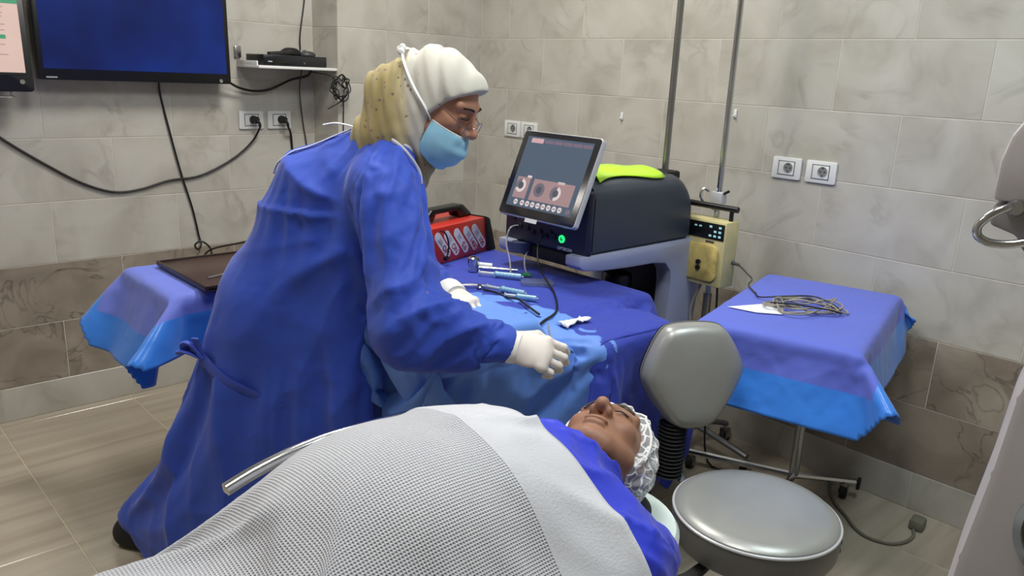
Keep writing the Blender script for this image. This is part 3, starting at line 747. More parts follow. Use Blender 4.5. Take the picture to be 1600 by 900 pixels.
# tilted screen
SC_M = frame_M((1.80-2.215, 1.79-1.855, 1.017), (0, -1, 0), (.115, 0, .275))
SCR = MB().prism(rrect(.35, .298, .012, 5, 0, .149), -.022, 0, SC_M, .003).build('screen_case', M_lsilver, CO)
MB().prism(rrect(.344, .292, .010, 5, 0, .149), 0, .002, SC_M, .0005).build('bezel', mat('gloss_black', (24, 25, 30), .2, coat=.4), SCR)
def scr_mat(name, rgb, e=.75):
    k = N(name); k.b.inputs['Base Color'].default_value = (.012, .012, .014, 1); k.b.inputs['Roughness'].default_value = .3
    k.b.inputs['Emission Color'].default_value = (*lin(rgb), 1); k.b.inputs['Emission Strength'].default_value = .85; return k.m
PIC = MB().prism(rrect(.296, .245, .001, 2, 0, .155), .002, .0024, SC_M).build('picture', scr_mat('slate_screen', (72, 90, 110), .55), SCR, None)
def quad(x0, y0, x1, y1, nm, m, z=.0026, sk=0): return MB().prism([(x0, y0), (x1, y0), (x1+sk, y1), (x0+sk, y1)], z-.0002, z, SC_M).build(nm, m, SCR, None)
pk = scr_mat('pink_panel', (168, 136, 138), .5); pk2 = scr_mat('pale_pink_tab', (214, 172, 176), .5); mv = scr_mat('mauve_tab', (120, 104, 122), .45); wt = scr_mat('screen_white', (226, 212, 210), .5); gy = scr_mat('grey_dial', (110, 104, 116), .45); dk = scr_mat('dark_dial', (74, 78, 92), .45)
quad(-.128, .256, -.072, .272, 'active_tab', pk2)
for i in range(5): quad(-.066+i*.043, .258, -.027+i*.043, .270, 'tab', mv)
quad(-.132, .062, -.072, .135, 'panel', pk); quad(-.055, .062, .128, .135, 'panel', pk)
quad(-.09, .135, -.07, .143, 'panel_title', wt); quad(.052, .13, .082, .138, 'panel_title', wt)
def ring(x, y, r0, r1, a0, a1, nm, m, z=.0028):
    b = MB(); n = 28; vs = []; 
    for i in range(n+1):
        a = math.radians(a0+(a1-a0)*i/n); vs += [(x+r0*math.cos(a), y+r0*math.sin(a), z), (x+r1*math.cos(a), y+r1*math.sin(a), z)]
    b.add(vs, [(2*i, 2*i+1, 2*i+3, 2*i+2) for i in range(n)], SC_M); return b.build(nm, m, SCR, None)
for (x, y, lit) in ((-.108, .105, (-150, 90)), (-.02, .1, None), (.055, .098, (-100, 80))):
    ring(x, y, .0005, .012, 0, 360, 'dial_core', dk); ring(x, y, .012, .024, 0, 360, 'dial_ring', gy)
    if lit: ring(x, y, .0125, .0235, lit[0], lit[1], 'dial_level', wt, .003)
for i in range(9): ring(-.107+i*.0245+(.006 if i else 0), .048, .0005, .0095, 0, 360, 'round_button', wt); 
for i in range(9): quad(-.113+i*.0245+(.006 if i else 0), .0465, -.101+i*.0245+(.006 if i else 0), .0495, 'button_text', mv, .003)
quad(.122, .04, .14, .055, 'menu_button', mv)
quad(-.04, -.012, .015, .002, 'screen_latch', M_lsilver, .001)
# green cloth on top is a thing of its own, below
# stand: silver arm under the console curving into the rear column
def arm_poly():
    return [(-.325, .905), (-.325, .872), (-.305, .857), (-.2, .845), (-.06, .838), (.08, .835), (.15, .825), (.185, .79), (.195, .74), (.19, .60), (.18, .45), (.17, .22), (.345, .22), (.352, .45), (.372, .60), (.392, .76), (.40, .86), (.40, .888), (.385, .905)]
def side_arm(y0, y1, nm, m):
    M_ = frame_M((0, y0, 0), (1, 0, 0), (0, 0, 1))
    return MB().prism(arm_poly(), 0, -(y1-y0) if False else (y0-y1), M_, .006).build(nm, m, CO, 30)
side_arm(-.2, -.13, 'stand_arm', M_silver); side_arm(.13, .2, 'stand_arm', M_silver)
MB().box((.0, 0, .872), (.55, .27, .05), .008).build('stand_shelf', M_blackm, CO)
MB().box((.27, 0, .55), (.06, .3, .62), .01).build('stand_back', mat('charcoal_metal', (48, 50, 56), .45), CO)
MB().box((.06, 0, .40), (.30, .30, .44), .015).build('lower_case', mat('satin_black', (22, 23, 26), .4), CO)
MB().lathe([(.0001, .62), (.05, .62), (.055, .63), (.055, .75), (.05, .76), (.0001, .76)], 28, Matrix.Translation((.1, -.02, 0))).build('fluid_can', M_black, CO)
MB().box((.02, 0, .11), (.5, .42, .08), .02).build('wheel_base', mat('charcoal_metal', (48, 50, 56)), CO)
for x in (-.19, .22):
    for y in (-.18, .18): caster(CO, x, y, .034)
MB().cyl((.24, -.092, 1.13), (.24, -.092, 2.35), .0125, n=16).build('infusion_pole', M_steel, CO)
MB().box((.235, -.092, 1.135), (.09, .09, .035), .01).build('pole_clamp', M_blackm, CO)
# tubes and lead from the front sockets
MTUB = mat('clear_tubing', (216, 220, 224), .15, var=.02, trans=.55)
cable('handpiece_lead', 'black lead from the console socket hanging in front of the dark table drape', [(1.921, 1.845, .95), (1.88, 1.835, .935), (1.86, 1.825, .90), (1.84, 1.79, .85), (1.80, 1.70, .815), (1.74, 1.62, .812), (1.62, 1.50, .81), (1.51, 1.462, .795), (1.49, 1.45, .72), (1.485, 1.44, .62)], .0035)
tag(MB().cyl((1.925, 1.847, .951), (1.885, 1.836, .938), .0055, .004, 12).build('lead_connector', M_chrome), 'small chrome connector plugged into the console front', 'connector')
cable('infusion_tube', 'clear plastic tube curling from the console down to the blue tray', [(1.918, 1.98, .957), (1.88, 1.985, .95), (1.86, 1.98, .90), (1.85, 1.95, .85), (1.82, 1.91, .82), (1.79, 1.88, .812)], .003, MTUB)
cable('infusion_tube', 'second clear tube ending in a green clip on the dark drape', [(1.93, 1.94, .87), (1.90, 1.925, .85), (1.87, 1.89, .822), (1.845, 1.845, .812)], .003, MTUB)
# ---------------------------------------------------------------- yellowed pump on a pole by the wall
M_yel = mat('yellowed_plastic', (202, 192, 138), .35, var=.08, vscale=14)
M_yelt = mat('amber_plastic_cover', (192, 172, 104), .25, var=.25, vscale=22)
PU = thing('infusion_pump', 'yellowed infusion pump with black keypad clamped on a chrome pole', 'pump', (2.626, 1.628, 0))
MB().cyl((0, 0, .10), (0, 0, 2.4), .0115, n=16).build('pole', M_chrome, PU)
MB().cyl((0, 0, .10), (0, 0, .68), .017, n=16).build('lower_post', M_steel, PU)
MB().box((-.062, 0, .86), (.09, .23, .25), .008).build('case', M_yel, PU)
KP = MB().box((-.108, 0, .945), (.003, .215, .06), .001).build('keypad', M_black, PU)
led = mat('pale_cyan_key', (150, 205, 205), .4, emit=.35)
for (gx, cols_) in ((-.07, 3), (.07, 3)):
    for i in range(cols_):
        for j in range(3):
            if (i+j) % 4 == 3: continue
            MB().box((-.110, gx+(i-1)*.02, .945+(j-1)*.017), (.002, .011, .008), .0005).build('key', led, KP)
for i in range(2): MB().box((-.110, -.005+i*.02, .958), (.002, .011, .006), .0005).build('key', led, KP)
MB().prism(rrect(.19, .14, .03, 6), 0, .012, frame_M((-.107, 0, .825), (0, -1, 0), (0, 0, 1)), .004).build('door', M_yelt, PU)
for z in (.825, .803): MB().cyl((-.119, -.02, z), (-.128, -.02, z), .009, n=14).build('clamp_knob', M_black, PU)
hd = MB(); hd.cyl((-.06, -.125, 1.03), (-.06, .125, 1.03), .0115, n=12).build('handle_bar', M_black, PU)
for y in (-.1, .1): MB().cyl((-.06, y, .98), (-.06, y, 1.03), .008, n=12).build('handle_post', M_black, PU)
MB().box((-.0, 0, 1.055), (.036, .05, .045), .004).build('pole_clamp', M_lsilver, PU)
MB().tube([(-.005, -.02, 1.07), (-.005, -.045, 1.085)], .005, 8, 2).build('clamp_lever', M_blackm, PU)
MB().tube([(-.02, .03, 1.075), (-.03, .05, 1.085), (-.04, .055, 1.06), (-.03, .04, 1.03), (-.02, .0, 1.01)], .005, 8, 5).build('hook', M_chrome, PU)
mm_ = MB()
for i in range(6): mm_.box((-.108, -.035-i*.0062, .905), (.0012, .005, .0055 if i % 2 else .0075))
mm_.build('maker_mark', mat('printed_dark', (60, 58, 50), .5), PU, None)['kind'] = 'stuff'
for aa in (-14, 75, 195, 265):
    ang = math.radians(aa)
    dx, dy = math.cos(ang), math.sin(ang); sc_ = .19 if dx > .6 else .27
    MB().tube([(0, 0, .12), (dx*.1, dy*.1, .11), (dx*sc_, dy*sc_, .085)], .016, 10, 4, flat=.7).build('base_leg', M_alu, PU); caster(PU, dx*sc_, dy*sc_, .03)
cable('pump_lead', 'grey lead with fat plug running from the pump side to the right table', [(2.585, 1.51, .83), (2.58, 1.48, .825), (2.58, 1.44, .80), (2.56, 1.41, .79), (2.45, 1.36, .797), (2.36, 1.28, .80)], .003, mat('grey_cable', (70, 68, 62), .5))
tag(MB().cyl((2.585, 1.517, .83), (2.583, 1.482, .826), .009, .005, 12).build('pump_plug', mat('grey_plug', (90, 94, 96), .5)), 'tapered grey plug on the side of the yellowed pump', 'plug')
cable('pump_cable', 'thick grey cable hanging under the yellowed pump', [(2.56, 1.62, .73), (2.55, 1.65, .62), (2.57, 1.64, .52), (2.6, 1.60, .46)], .0055, mat('pale_grey_cable', (150, 148, 142), .5))
cable('pump_cable', 'black cable hanging under the yellowed pump', [(2.56, 1.55, .735), (2.555, 1.54, .65), (2.56, 1.545, .5), (2.58, 1.55, .3), (2.56, 1.5, .02), (2.62, 1.35, .01)], .004)
# ---------------------------------------------------------------- red case with handle
RB = thing('welder_case', 'red metal case with black ends, carry handle and slanted white labels', 'machine', (1.645, 2.14, .805), math.radians(15.4))
M_red = mat('red_enamel', (176, 46, 38), .35, var=.05)
def prism_y(poly, y0, y1, nm, m, par, bev=.004): return MB().prism(poly, -y1, -y0, frame_M((0, 0, 0), (1, 0, 0), (0, 0, 1)), bev).build(nm, m, par)
prism_y([(0, 0), (.37, 0), (.345, .135), (0, .135)], 0, .17, 'red_body', M_red, RB)
prism_y([(.372, -.002), (.425, -.002), (.375, .128), (.345, .14)], -.006, .176, 'end_cap', M_blackm, RB)
prism_y([(-.05, -.002), (-.002, -.002), (-.002, .14), (-.03, .128)], -.006, .176, 'end_cap', M_blackm, RB)
prism_y([(.345, .138), (.335, .15), (.285, .185), (.09, .185), (.05, .15), (.04, .138), (.10, .138), (.115, .165), (.25, .165), (.262, .138)], .06, .11, 'handle', M_black, RB, .005)
MR = frame_M((0, -.0005, 0), (1, 0, 0), (0, 0, 1))
wl = mat('white_label', (222, 222, 226), .5, var=.01); redt = mat('label_red_print', (150, 36, 40), .5); 
LB = []
for i, (cx, tx) in enumerate(((.075, 'OFF'), (.13, 'ON'), (.19, '0,6'), (.25, '1400'), (.305, '100'))):
    a = math.radians(-47); Ml = MR @ Matrix.Translation((cx, .068, 0)) @ Matrix.Rotation(a, 4, 'Z')
    lb = MB().prism(rrect(.125, .034, .0168, 8), 0, .001, Ml).build('label', wl, RB, None)
    link('label_text', text_mesh(tx, .029, Ml @ Matrix.Translation((.030, -.002, .0012)), bold=.0006), redt, lb)
    g = mat('label_fine_print', (120, 116, 124), .5); m_ = MB()
    for k in range(4): m_.box((-.022+.003*(k % 2), .008-k*.005, .0012), (.03-.004*(k % 3), .0016, .0008), 0, Ml)
    q = m_.build('fine_print', g, lb, None); q['kind'] = 'stuff'
cable('torch_cable', 'thin black cable with a round plug hanging down the red case face', [(1.66, 2.10, .94), (1.69, 2.115, .93), (1.715, 2.13, .905), (1.73, 2.14, .87), (1.725, 2.14, .845), (1.715, 2.135, .83)], .003)
tag(MB().cyl((1.715, 2.128, .835), (1.715, 2.14, .827), .008, n=12).build('torch_plug', M_black), 'round black plug at the end of the cable on the red case', 'plug')
# ---------------------------------------------------------------- cloth materials
def cloth_mat(name, rgb, rough=.55, crease=.35, scale=7., sheen=.15, fold=None, border=None, L=1., W=1., b_in=.2, spec=.3, fine=.15):
    k = N(name); b = k.b; tc = k.n('ShaderNodeTexCoord')
    vec = tc.outputs['Object']
    n0 = k.n('ShaderNodeTexNoise'); n0.inputs['Scale'].default_value = 2.; k.l(vec, n0.inputs['Vector'])
    c = lin(rgb); r = k.ramp(n0.outputs['Fac'], [(.3, tuple(v*.94 for v in c)), (.7, tuple(min(1, v*1.06) for v in c))]); col = r.outputs[0]
    # sharp irregular creases: ridges of a warped noise
    n1 = k.n('ShaderNodeTexNoise'); n1.inputs['Scale'].default_value = scale; n1.inputs['Detail'].default_value = 2.5; n1.inputs['Distortion'].default_value = 1.2; k.l(vec, n1.inputs['Vector'])
    rid = k.math('ABSOLUTE', k.math('SUBTRACT', n1.outputs['Fac'], .5))
    n2 = k.n('ShaderNodeTexNoise'); n2.inputs['Scale'].default_value = scale*.6; n2.inputs['Detail'].default_value = 1; k.l(vec, n2.inputs['Vector'])
    v = k.n('ShaderNodeTexVoronoi', feature='DISTANCE_TO_EDGE'); v.inputs['Scale'].default_value = scale*.9; k.l(n1.outputs['Color'], v.inputs['Vector'])
    wv = k.n('ShaderNodeVectorMath', operation='MULTIPLY_ADD'); k.l(n2.outputs['Color'], wv.inputs[0]); wv.inputs[1].default_value = (.12, .12, .12); k.l(vec, wv.inputs[2])
    v.feature = 'F1'; v.inputs['Scale'].default_value = scale*1.1; k.l(wv.outputs[0], v.inputs['Vector'])
    v2 = k.n('ShaderNodeTexVoronoi'); v2.inputs['Scale'].default_value = scale*2.6; k.l(wv.outputs[0], v2.inputs['Vector'])
    hgt = k.math('ADD', k.math('ADD', k.math('MULTIPLY', v.outputs['Distance'], .9), k.math('MULTIPLY', v2.outputs['Distance'], .3)), k.math('ADD', k.math('MULTIPLY', rid, .25), k.math('MULTIPLY', n2.outputs['Fac'], .5)))
    w = k.n('ShaderNodeTexNoise'); w.inputs['Scale'].default_value = 420; k.l(vec, w.inputs['Vector'])
    hgt = k.math('ADD', hgt, k.math('MULTIPLY', w.outputs['Fac'], fine*.05))
    if fold:
        sp = k.n('ShaderNodeSeparateXYZ'); k.l(tc.outputs['UV'], sp.inputs[0])
        for i in (0, 1):
            f = k.math('PINGPONG', k.math('ADD', sp.outputs[i], fold*.37), fold)
            hgt = k.math('ADD', hgt, k.math('MULTIPLY', k.math('MINIMUM', k.math('MULTIPLY', f, 18.), .25), .8))
    if border:
        sp = k.n('ShaderNodeSeparateXYZ'); k.l(tc.outputs['UV'], sp.inputs[0])
        dx = k.math('SUBTRACT', k.math('ABSOLUTE', k.math('SUBTRACT', sp.outputs[0], L/2)), L/2-b_in)
        dy = k.math('SUBTRACT', k.math('ABSOLUTE', k.math('SUBTRACT', sp.outputs[1], W/2)), W/2-b_in)
        m = k.math('GREATER_THAN', k.math('MAXIMUM', dx, dy), 0.)
        col = k.mix(m, col, lin(border))
        k.l(k.math('SUBTRACT', rough, k.math('MULTIPLY', m, rough-.28)), b.inputs['Roughness'])
    else: b.inputs['Roughness'].default_value = rough
    k.l(col, b.inputs['Base Color']); b.inputs['Sheen Weight'].default_value = sheen; b.inputs['Specular IOR Level'].default_value = spec
    k.bump(hgt, crease, .02)
    MATS[name] = k.m; return k.m
def blanket_mat(L, W, p=.0044):
    k = N('white_waffle_cotton'); tc = k.n('ShaderNodeTexCoord'); sp = k.n('ShaderNodeSeparateXYZ'); k.l(tc.outputs['UV'], sp.inputs[0])
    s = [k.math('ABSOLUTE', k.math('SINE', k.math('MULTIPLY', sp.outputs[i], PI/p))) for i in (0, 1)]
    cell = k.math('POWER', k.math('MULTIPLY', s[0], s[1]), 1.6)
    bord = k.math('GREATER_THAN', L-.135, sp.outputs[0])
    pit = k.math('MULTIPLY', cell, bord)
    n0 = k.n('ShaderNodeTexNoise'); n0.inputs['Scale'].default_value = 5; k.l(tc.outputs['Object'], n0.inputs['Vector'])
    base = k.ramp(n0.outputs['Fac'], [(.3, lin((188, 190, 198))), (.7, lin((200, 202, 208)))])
    col = k.mix(k.math('MULTIPLY', pit, .3), base.outputs[0], lin((112, 112, 122)))  # shade inside the waffle holes painted into the colour
    k.l(col, k.b.inputs['Base Color']); k.b.inputs['Roughness'].default_value = .9; k.b.inputs['Sheen Weight'].default_value = .2
    fz = k.n('ShaderNodeTexNoise'); fz.inputs['Scale'].default_value = 260; k.l(tc.outputs['Object'], fz.inputs['Vector'])
    hg = k.math('ADD', k.math('MULTIPLY', pit, -1.), k.math('MULTIPLY', fz.outputs['Fac'], .35)); k.bump(hg, .7, .0035)
    return k.m
M_gown = cloth_mat('blue_gown_fabric', (50, 80, 186), .6, .35, 6.)
M_ddark = cloth_mat('dark_blue_drape', (44, 62, 166), .6, .4, 8.)
M_dmayo = cloth_mat('pale_blue_drape', (98, 142, 222), .55, .25, 4., fold=.2)
M_dr = cloth_mat('two_tone_blue_drape', (92, 108, 208), .65, .3, 6., border=(58, 128, 226), L=1.10, W=.84, b_in=.12)
M_dl = cloth_mat('two_tone_blue_drape', (106, 122, 214), .65, .3, 6., border=(58, 128, 226), L=.98, W=.76, b_in=.12)
def finish_cloth(o, m, label, cat, th=.0015, sub=1):
    o.data.materials.clear(); o.data.materials.append(m)
    if label: tag(o, label, cat)
    if sub: md = o.modifiers.new('sub', 'SUBSURF'); md.levels = sub; md.render_levels = sub
    if th: md = o.modifiers.new('sol', 'SOLIDIFY'); md.thickness = th; md.offset = -1 if th > 0 else 1
finish_cloth(d_right, M_dr, 'bright blue drape with glossy border over the table by the right wall', 'drape')
finish_cloth(d_left, M_dl, 'blue drape with glossy border over the table by the television wall', 'drape')
finish_cloth(d_dark, M_ddark, 'dark blue drape spread under the instruments and red case', 'drape')
finish_cloth(d_mayo, M_dmayo, 'pale blue drape hanging between the doctor and the patient', 'drape')
finish_cloth(d_bin, M_ddark, 'dark blue pleated cover hanging behind the patient face', 'drape')
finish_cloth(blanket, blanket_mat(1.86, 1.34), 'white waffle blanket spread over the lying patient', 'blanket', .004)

# ---------------------------------------------------------------- doctor
from mathutils import noise as mnoise
def refine(o):
    md = o.modifiers.new('sub', 'SUBSURF'); md.levels = 1; md.render_levels = 1
    me = bpy.data.meshes.new_from_object(o.evaluated_get(bpy.context.evaluated_depsgraph_get())); o.modifiers.clear(); o.data = me
def mesh_arrays(me):
    n = len(me.vertices); V = np.empty(n*3); me.vertices.foreach_get('co', V); Nn = np.empty(n*3); me.vertices.foreach_get('normal', Nn)
    return V.reshape(-1, 3), Nn.reshape(-1, 3)
def fbm(V, sc, seed=0.): return np.array([mnoise.noise(Vector((p[0]*sc+seed, p[1]*sc-seed, p[2]*sc+2*seed))) for p in V])
def ridge(a, sharp=1.5): return (1-np.abs(np.sin(a)))**sharp
def sst(x, a, b): t = np.clip((x-a)/(b-a), 0, 1); return t*t*(3-2*t)
refine(gown)
V, Nn = mesh_arrays(gown.data)
n1 = fbm(V, 3.2, 3.1); n2 = fbm(V, 9., 7.7)
disp = np.zeros(len(V))
# sleeve creases across the right arm, strongest round the elbow
def arm_param(V, a, b):
    a = np.array(a); b = np.array(b); d = b-a; L_ = np.linalg.norm(d); t = ((V-a)@d)/(L_*L_); q = V-a-np.clip(t, 0, 1)[:, None]*d; return t, L_, np.linalg.norm(q, axis=1), q
for (A, B, ph, fac, tw) in ((SHR, ELR, 0., 1., .9), (ELR, WRR, 1.3, 1., -1.1), (SHL, ELL, .5, .7, .9), (ELL, WRL, 2., .7, 1.)):
    t, L_, r_, q = arm_param(V, A, B); near = sst(-r_, -.15, -.11)*sst(t, -.15, .1)*sst(-t, -1.12, -.95)
    ang = np.arctan2(q[:, 1], q[:, 2])
    if A in (SHR, SHL): w_ = .35+.65*sst(t, .35, .9)
    else: w_ = .5+.5*sst(-t, -.8, -.1)
    disp += fac*near*w_*(.018*ridge(t*L_*19+tw*ang+1.5*n1+ph, 1.6)+.004*ridge(t*L_*34-1.4*ang+2*n1+ph, 1.4)-.007)
# pulls running from the armpit down over the back and side
ap = np.array((.42, 0, 1.12)); th2 = np.arctan2(V[:, 2]-ap[2], V[:, 0]-ap[0]); rr = np.hypot(V[:, 0]-ap[0], V[:, 2]-ap[2])
torso = sst(rr, .1, .22)*sst(-rr, -.75, -.45)*sst(-V[:, 0], -.36, -.28)
disp += torso*(.018*ridge(th2*4.2+1.0*n1+1.0, 1.6)+.004*ridge(th2*9+1.6*n1, 1.6)-.007)
# long falling folds in the skirt
skm = sst(-V[:, 2], -.80, -.55); angs = np.arctan2(V[:, 1], V[:, 0]+.06)
disp += skm*(.018*ridge(angs*4.5+.9*n1+.4, 1.6)+.004*ridge(angs*10+1.2*n1, 1.6)-.008)
disp += .004*ridge(n1*4.5, 1.4)+.0012*ridge(n2*3.2, 1.5)-.001
keepm = sst(ln(V-np.array(WRR)), .03, .08)*sst(ln(V-nck), .06, .12)
V = V+Nn*(disp*keepm)[:, None]
gown.data.vertices.foreach_set('co', V.ravel()); gown.data.update(); smooth_mesh(gown.data)
finish_cloth(gown, M_gown, None, None, .0015, 0)
skin_d = mat('light_brown_skin', (176, 128, 104), .5, var=.06, vscale=30, bump=.05, bscale=300, spec=.35)
HC = np.array((.505, -.045, 1.398)); HS = 1.02; th_ = math.radians(26)
hf = np.array((math.cos(th_), -.04, -math.sin(th_))); hf /= np.linalg.norm(hf); hu = np.array((math.sin(th_), 0, math.cos(th_))); hl = np.cross(hu, hf)
HAX = np.stack([hf, hl, hu])
def h2d(p): return tuple(HC+HS*(np.array(p)@HAX))          # head coordinates -> doctor coordinates
def to_doc(V): return HC+HS*(V@HAX)
hh = .0034; lo = (-.13, -.105, -.15); G = grid(lo, (.15, .105, .15), hh)
hd0 = head_sdf(G); hdn = smin(hd0, s_cap(G, (-.02, 0, -.06), (-.06, 0, -.2), .055), .03)
V, Q = nets(hdn, lo, hh); V = relax(V, Q, 1, .3)
hv = to_doc(V)
me = npmesh('body', np.concatenate([doc_body_V, hv]), np.concatenate([doc_body_Q, Q+len(doc_body_V)]))
body_d = link('body', me, skin_d, DOC)
# eyebrow, eyelids
M_brow = mat('dark_brown_hair', (44, 32, 28), .7, var=.1)
for s in (-1, 1):
    MB().tube([h2d((.0955, s*.012, .029)), h2d((.0945, s*.03, .0335)), h2d((.083, s*.05, .031))], .0042, 6, 5, flat=.6).build('eyebrow', M_brow, DOC)
    MB().tube([h2d((.0945, s*.017, .008)), h2d((.095, s*.032, .0075)), h2d((.087, s*.047, .008))], .0022, 6, 5).build('eyelashes', M_brow, DOC)
# headscarf
def scarf_mat():
    k = N('cream_printed_scarf'); at = k.n('ShaderNodeAttribute'); at.attribute_name = 'tone'; at.attribute_type = 'GEOMETRY'
    tc = k.n('ShaderNodeTexCoord')
    n = k.n('ShaderNodeTexNoise'); n.inputs['Scale'].default_value = 14; k.l(tc.outputs['Object'], n.inputs['Vector'])
    f = k.math('ADD', at.outputs['Fac'], k.math('MULTIPLY', k.math('SUBTRACT', n.outputs['Fac'], .5), .5))
    r = k.ramp(f, [(.38, lin((196, 194, 184))), (.56, lin((194, 184, 146))), (.9, lin((158, 144, 96)))])
    v = k.n('ShaderNodeTexVoronoi'); v.inputs['Scale'].default_value = 58; k.l(tc.outputs['Object'], v.inputs['Vector'])
    dot = k.math('LESS_THAN', v.outputs['Distance'], .22)
    n2 = k.n('ShaderNodeTexNoise'); n2.inputs['Scale'].default_value = 9; k.l(tc.outputs['Object'], n2.inputs['Vector'])
    band = k.math('MULTIPLY', k.math('GREATER_THAN', n2.outputs['Fac'], .5), k.math('GREATER_THAN', at.outputs['Fac'], .12))
    pc = k.ramp(v.outputs['Color'], [(.4, lin((150, 84, 82))), (.6, lin((90, 92, 100)))])
    col = k.mix(k.math('MULTIPLY', k.math('MULTIPLY', dot, band), .8), r.outputs[0], pc.outputs[0])
    k.l(col, k.b.inputs['Base Color']); k.b.inputs['Roughness'].default_value = .8; k.b.inputs['Sheen Weight'].default_value = .2
    w = k.n('ShaderNodeTexNoise'); w.inputs['Scale'].default_value = 240; k.l(tc.outputs['Object'], w.inputs['Vector']); k.bump(w.outputs['Fac'], .15, .002)
    return k.m
hh = .0042; lo = (-.24, -.14, -.26); G = grid(lo, (.16, .14, .17), hh)
x, y, z = G[..., 0], G[..., 1], G[..., 2]
d = s_ell(G, (-.014, 0, .026), (.107, .087, .102))
d = smin(d, s_ell(G, (.022, 0, .050), (.088, .080, .060)), .025)
d = smin(d, s_ell(G, (-.005, 0, -.03), (.088, .086, .095)), .03)
d = smin(d, s_ell(G, (-.10, .0, -.035), (.082, .078, .075)), .04)
d = smin(d, s_cap(G, (-.06, 0, -.07), (-.09, .01, -.15), .085, .08), .04)
d = smin(d, s_cap(G, (-.0, -.005, -.10), (.03, -.02, -.185), .066, .042), .04)
d = smin(d, s_cap(G, (-.05, -.01, -.12), (.0, -.02, -.20), .075, .05), .04)
t_ = x*.9+z*.35
fold = .0040*np.sin(t_*165+3*np.sin(y*22)+z*14)*np.clip((-.0-t_)/.06+.25, .2, 1)+.0028*np.sin((x*.8+z*.6)*120+8*y)+.0018*np.sin((x*.7+z*.7)*210-5*y)
d = d-fold
edge = np.interp(z, [-.2, -.105, -.085, -.02, .03, .085, .12], [.2, .10, .035, .020, .046, .098, .118])
d = smax(d, x-edge, .006)
V, Q = nets(d, lo, hh); V = relax(V, Q, 1, .35)
me = npmesh('headscarf', to_doc(V), Q)
tn = np.clip(.5-(V[:, 0]*.9+V[:, 2]*.62+.045)/.11, 0, 1); tn = np.maximum(tn, np.clip((-.085-V[:, 2])/.04, 0, .9))
at = me.attributes.new('tone', 'FLOAT', 'POINT'); at.data.foreach_set('value', tn.astype(np.float32))
link('headscarf', me, scarf_mat(), DOC)
# face mask: pleated sheet under the nose
M_mask = mat('pale_blue_mask', (142, 194, 220), .75, var=.04, vscale=30)
nu, nv = 34, 22; vs = []
for j in range(nv+1):
    v = j/nv
    for i in range(nu+1):
        p = (i/nu-.5)*2; ph = p*math.radians(82); side = abs(p)
        zt = -.040+.014*side-.0*side; zb = -.134+.030*side**2
        zz = zt+(zb-zt)*v
        bul = .020*math.sin(PI*min(1, v*1.05))+(-.018*v*v)
        rx = .089+bul*(1-side**2)+.004*math.sin(v*PI*6)*(1-side)*.5; ry = .070+.008*math.sin(PI*v)
        vs.append(h2d((.014+rx*math.cos(ph)**.8 if math.cos(ph) > 0 else .014, ry*math.sin(ph), zz)))
fs = [(j*(nu+1)+i, j*(nu+1)+i+1, (j+1)*(nu+1)+i+1, (j+1)*(nu+1)+i) for j in range(nv) for i in range(nu)]
mk = MB().add(vs, fs).build('face_mask', M_mask, DOC, 80); sm = mk.modifiers.new('s', 'SOLIDIFY'); sm.thickness = .002; sm.offset = 0
M_wtape = mat('white_tape', (226, 227, 228), .7, var=.02)
top = [Vector(v) for v in vs[:nu+1]]
MB().tube(top, .0022, 6, 1, smooth=False).build('mask_edge', M_wtape, mk)
for s in (-1, 1):
    MB().tube([h2d((.030, s*.068, -.028)), h2d((.015, s*.092, -.005)), h2d((-.03, s*.100, .025)), h2d((-.075, s*.086, .052)), h2d((-.115, s*.045, .072)), h2d((-.128, 0, .075))], .0012, 8, 6, flat=3.6).build('mask_strap', M_wtape, mk)
kn = MB()
for q in ((-.118, -.045, .078), (-.126, -.035, .070), (-.112, -.056, .070)): 
    c_ = h2d(q); kn.lathe([(.0001, -.009), (.007, -.006), (.0095, 0), (.007, .006), (.0001, .009)], 12, Matrix.Translation(c_) @ Matrix.Rotation(q[0]*40, 4, 'X'))
kn.build('strap_knot', M_wtape, mk)
# eyeglasses
GL = thing('eyeglasses', 'thin metal reading glasses low on the nose of the gowned person', 'glasses'); GL.parent = None
M_wire = mat('thin_metal_wire', (150, 140, 140), .3, .9)
bpy.context.view_layer.update(); DM = DOC.matrix_world.copy(); GL.matrix_world = DM
M_lens = mat('clear_lens', (225, 222, 222), .03, trans=.85, alpha=.45)
for s in (-1, 1):
    ring_ = [h2d((.112-.004*abs(math.cos(a)), s*.032+.021*math.cos(a), -.012+.017*math.sin(a))) for a in [2*PI*i/24 for i in range(24)]]
    fr = MB().tube(ring_, .0011, 6, 1, True).build('lens_rim', M_wire, GL)
    MB().add(ring_, [tuple(range(24))]).build('lens', M_lens, fr, None)
    MB().tube([h2d((.108, s*.053, -.008)), h2d((.10, s*.062, -.004)), h2d((.05, s*.078, .012)), h2d((.0, s*.084, .028))], .0011, 6, 4).build('temple', M_wire, GL)
MB().tube([h2d((.112, -.011, -.008)), h2d((.117, 0, -.004)), h2d((.112, .011, -.008))], .0011, 6, 4).build('bridge', M_wire, GL)
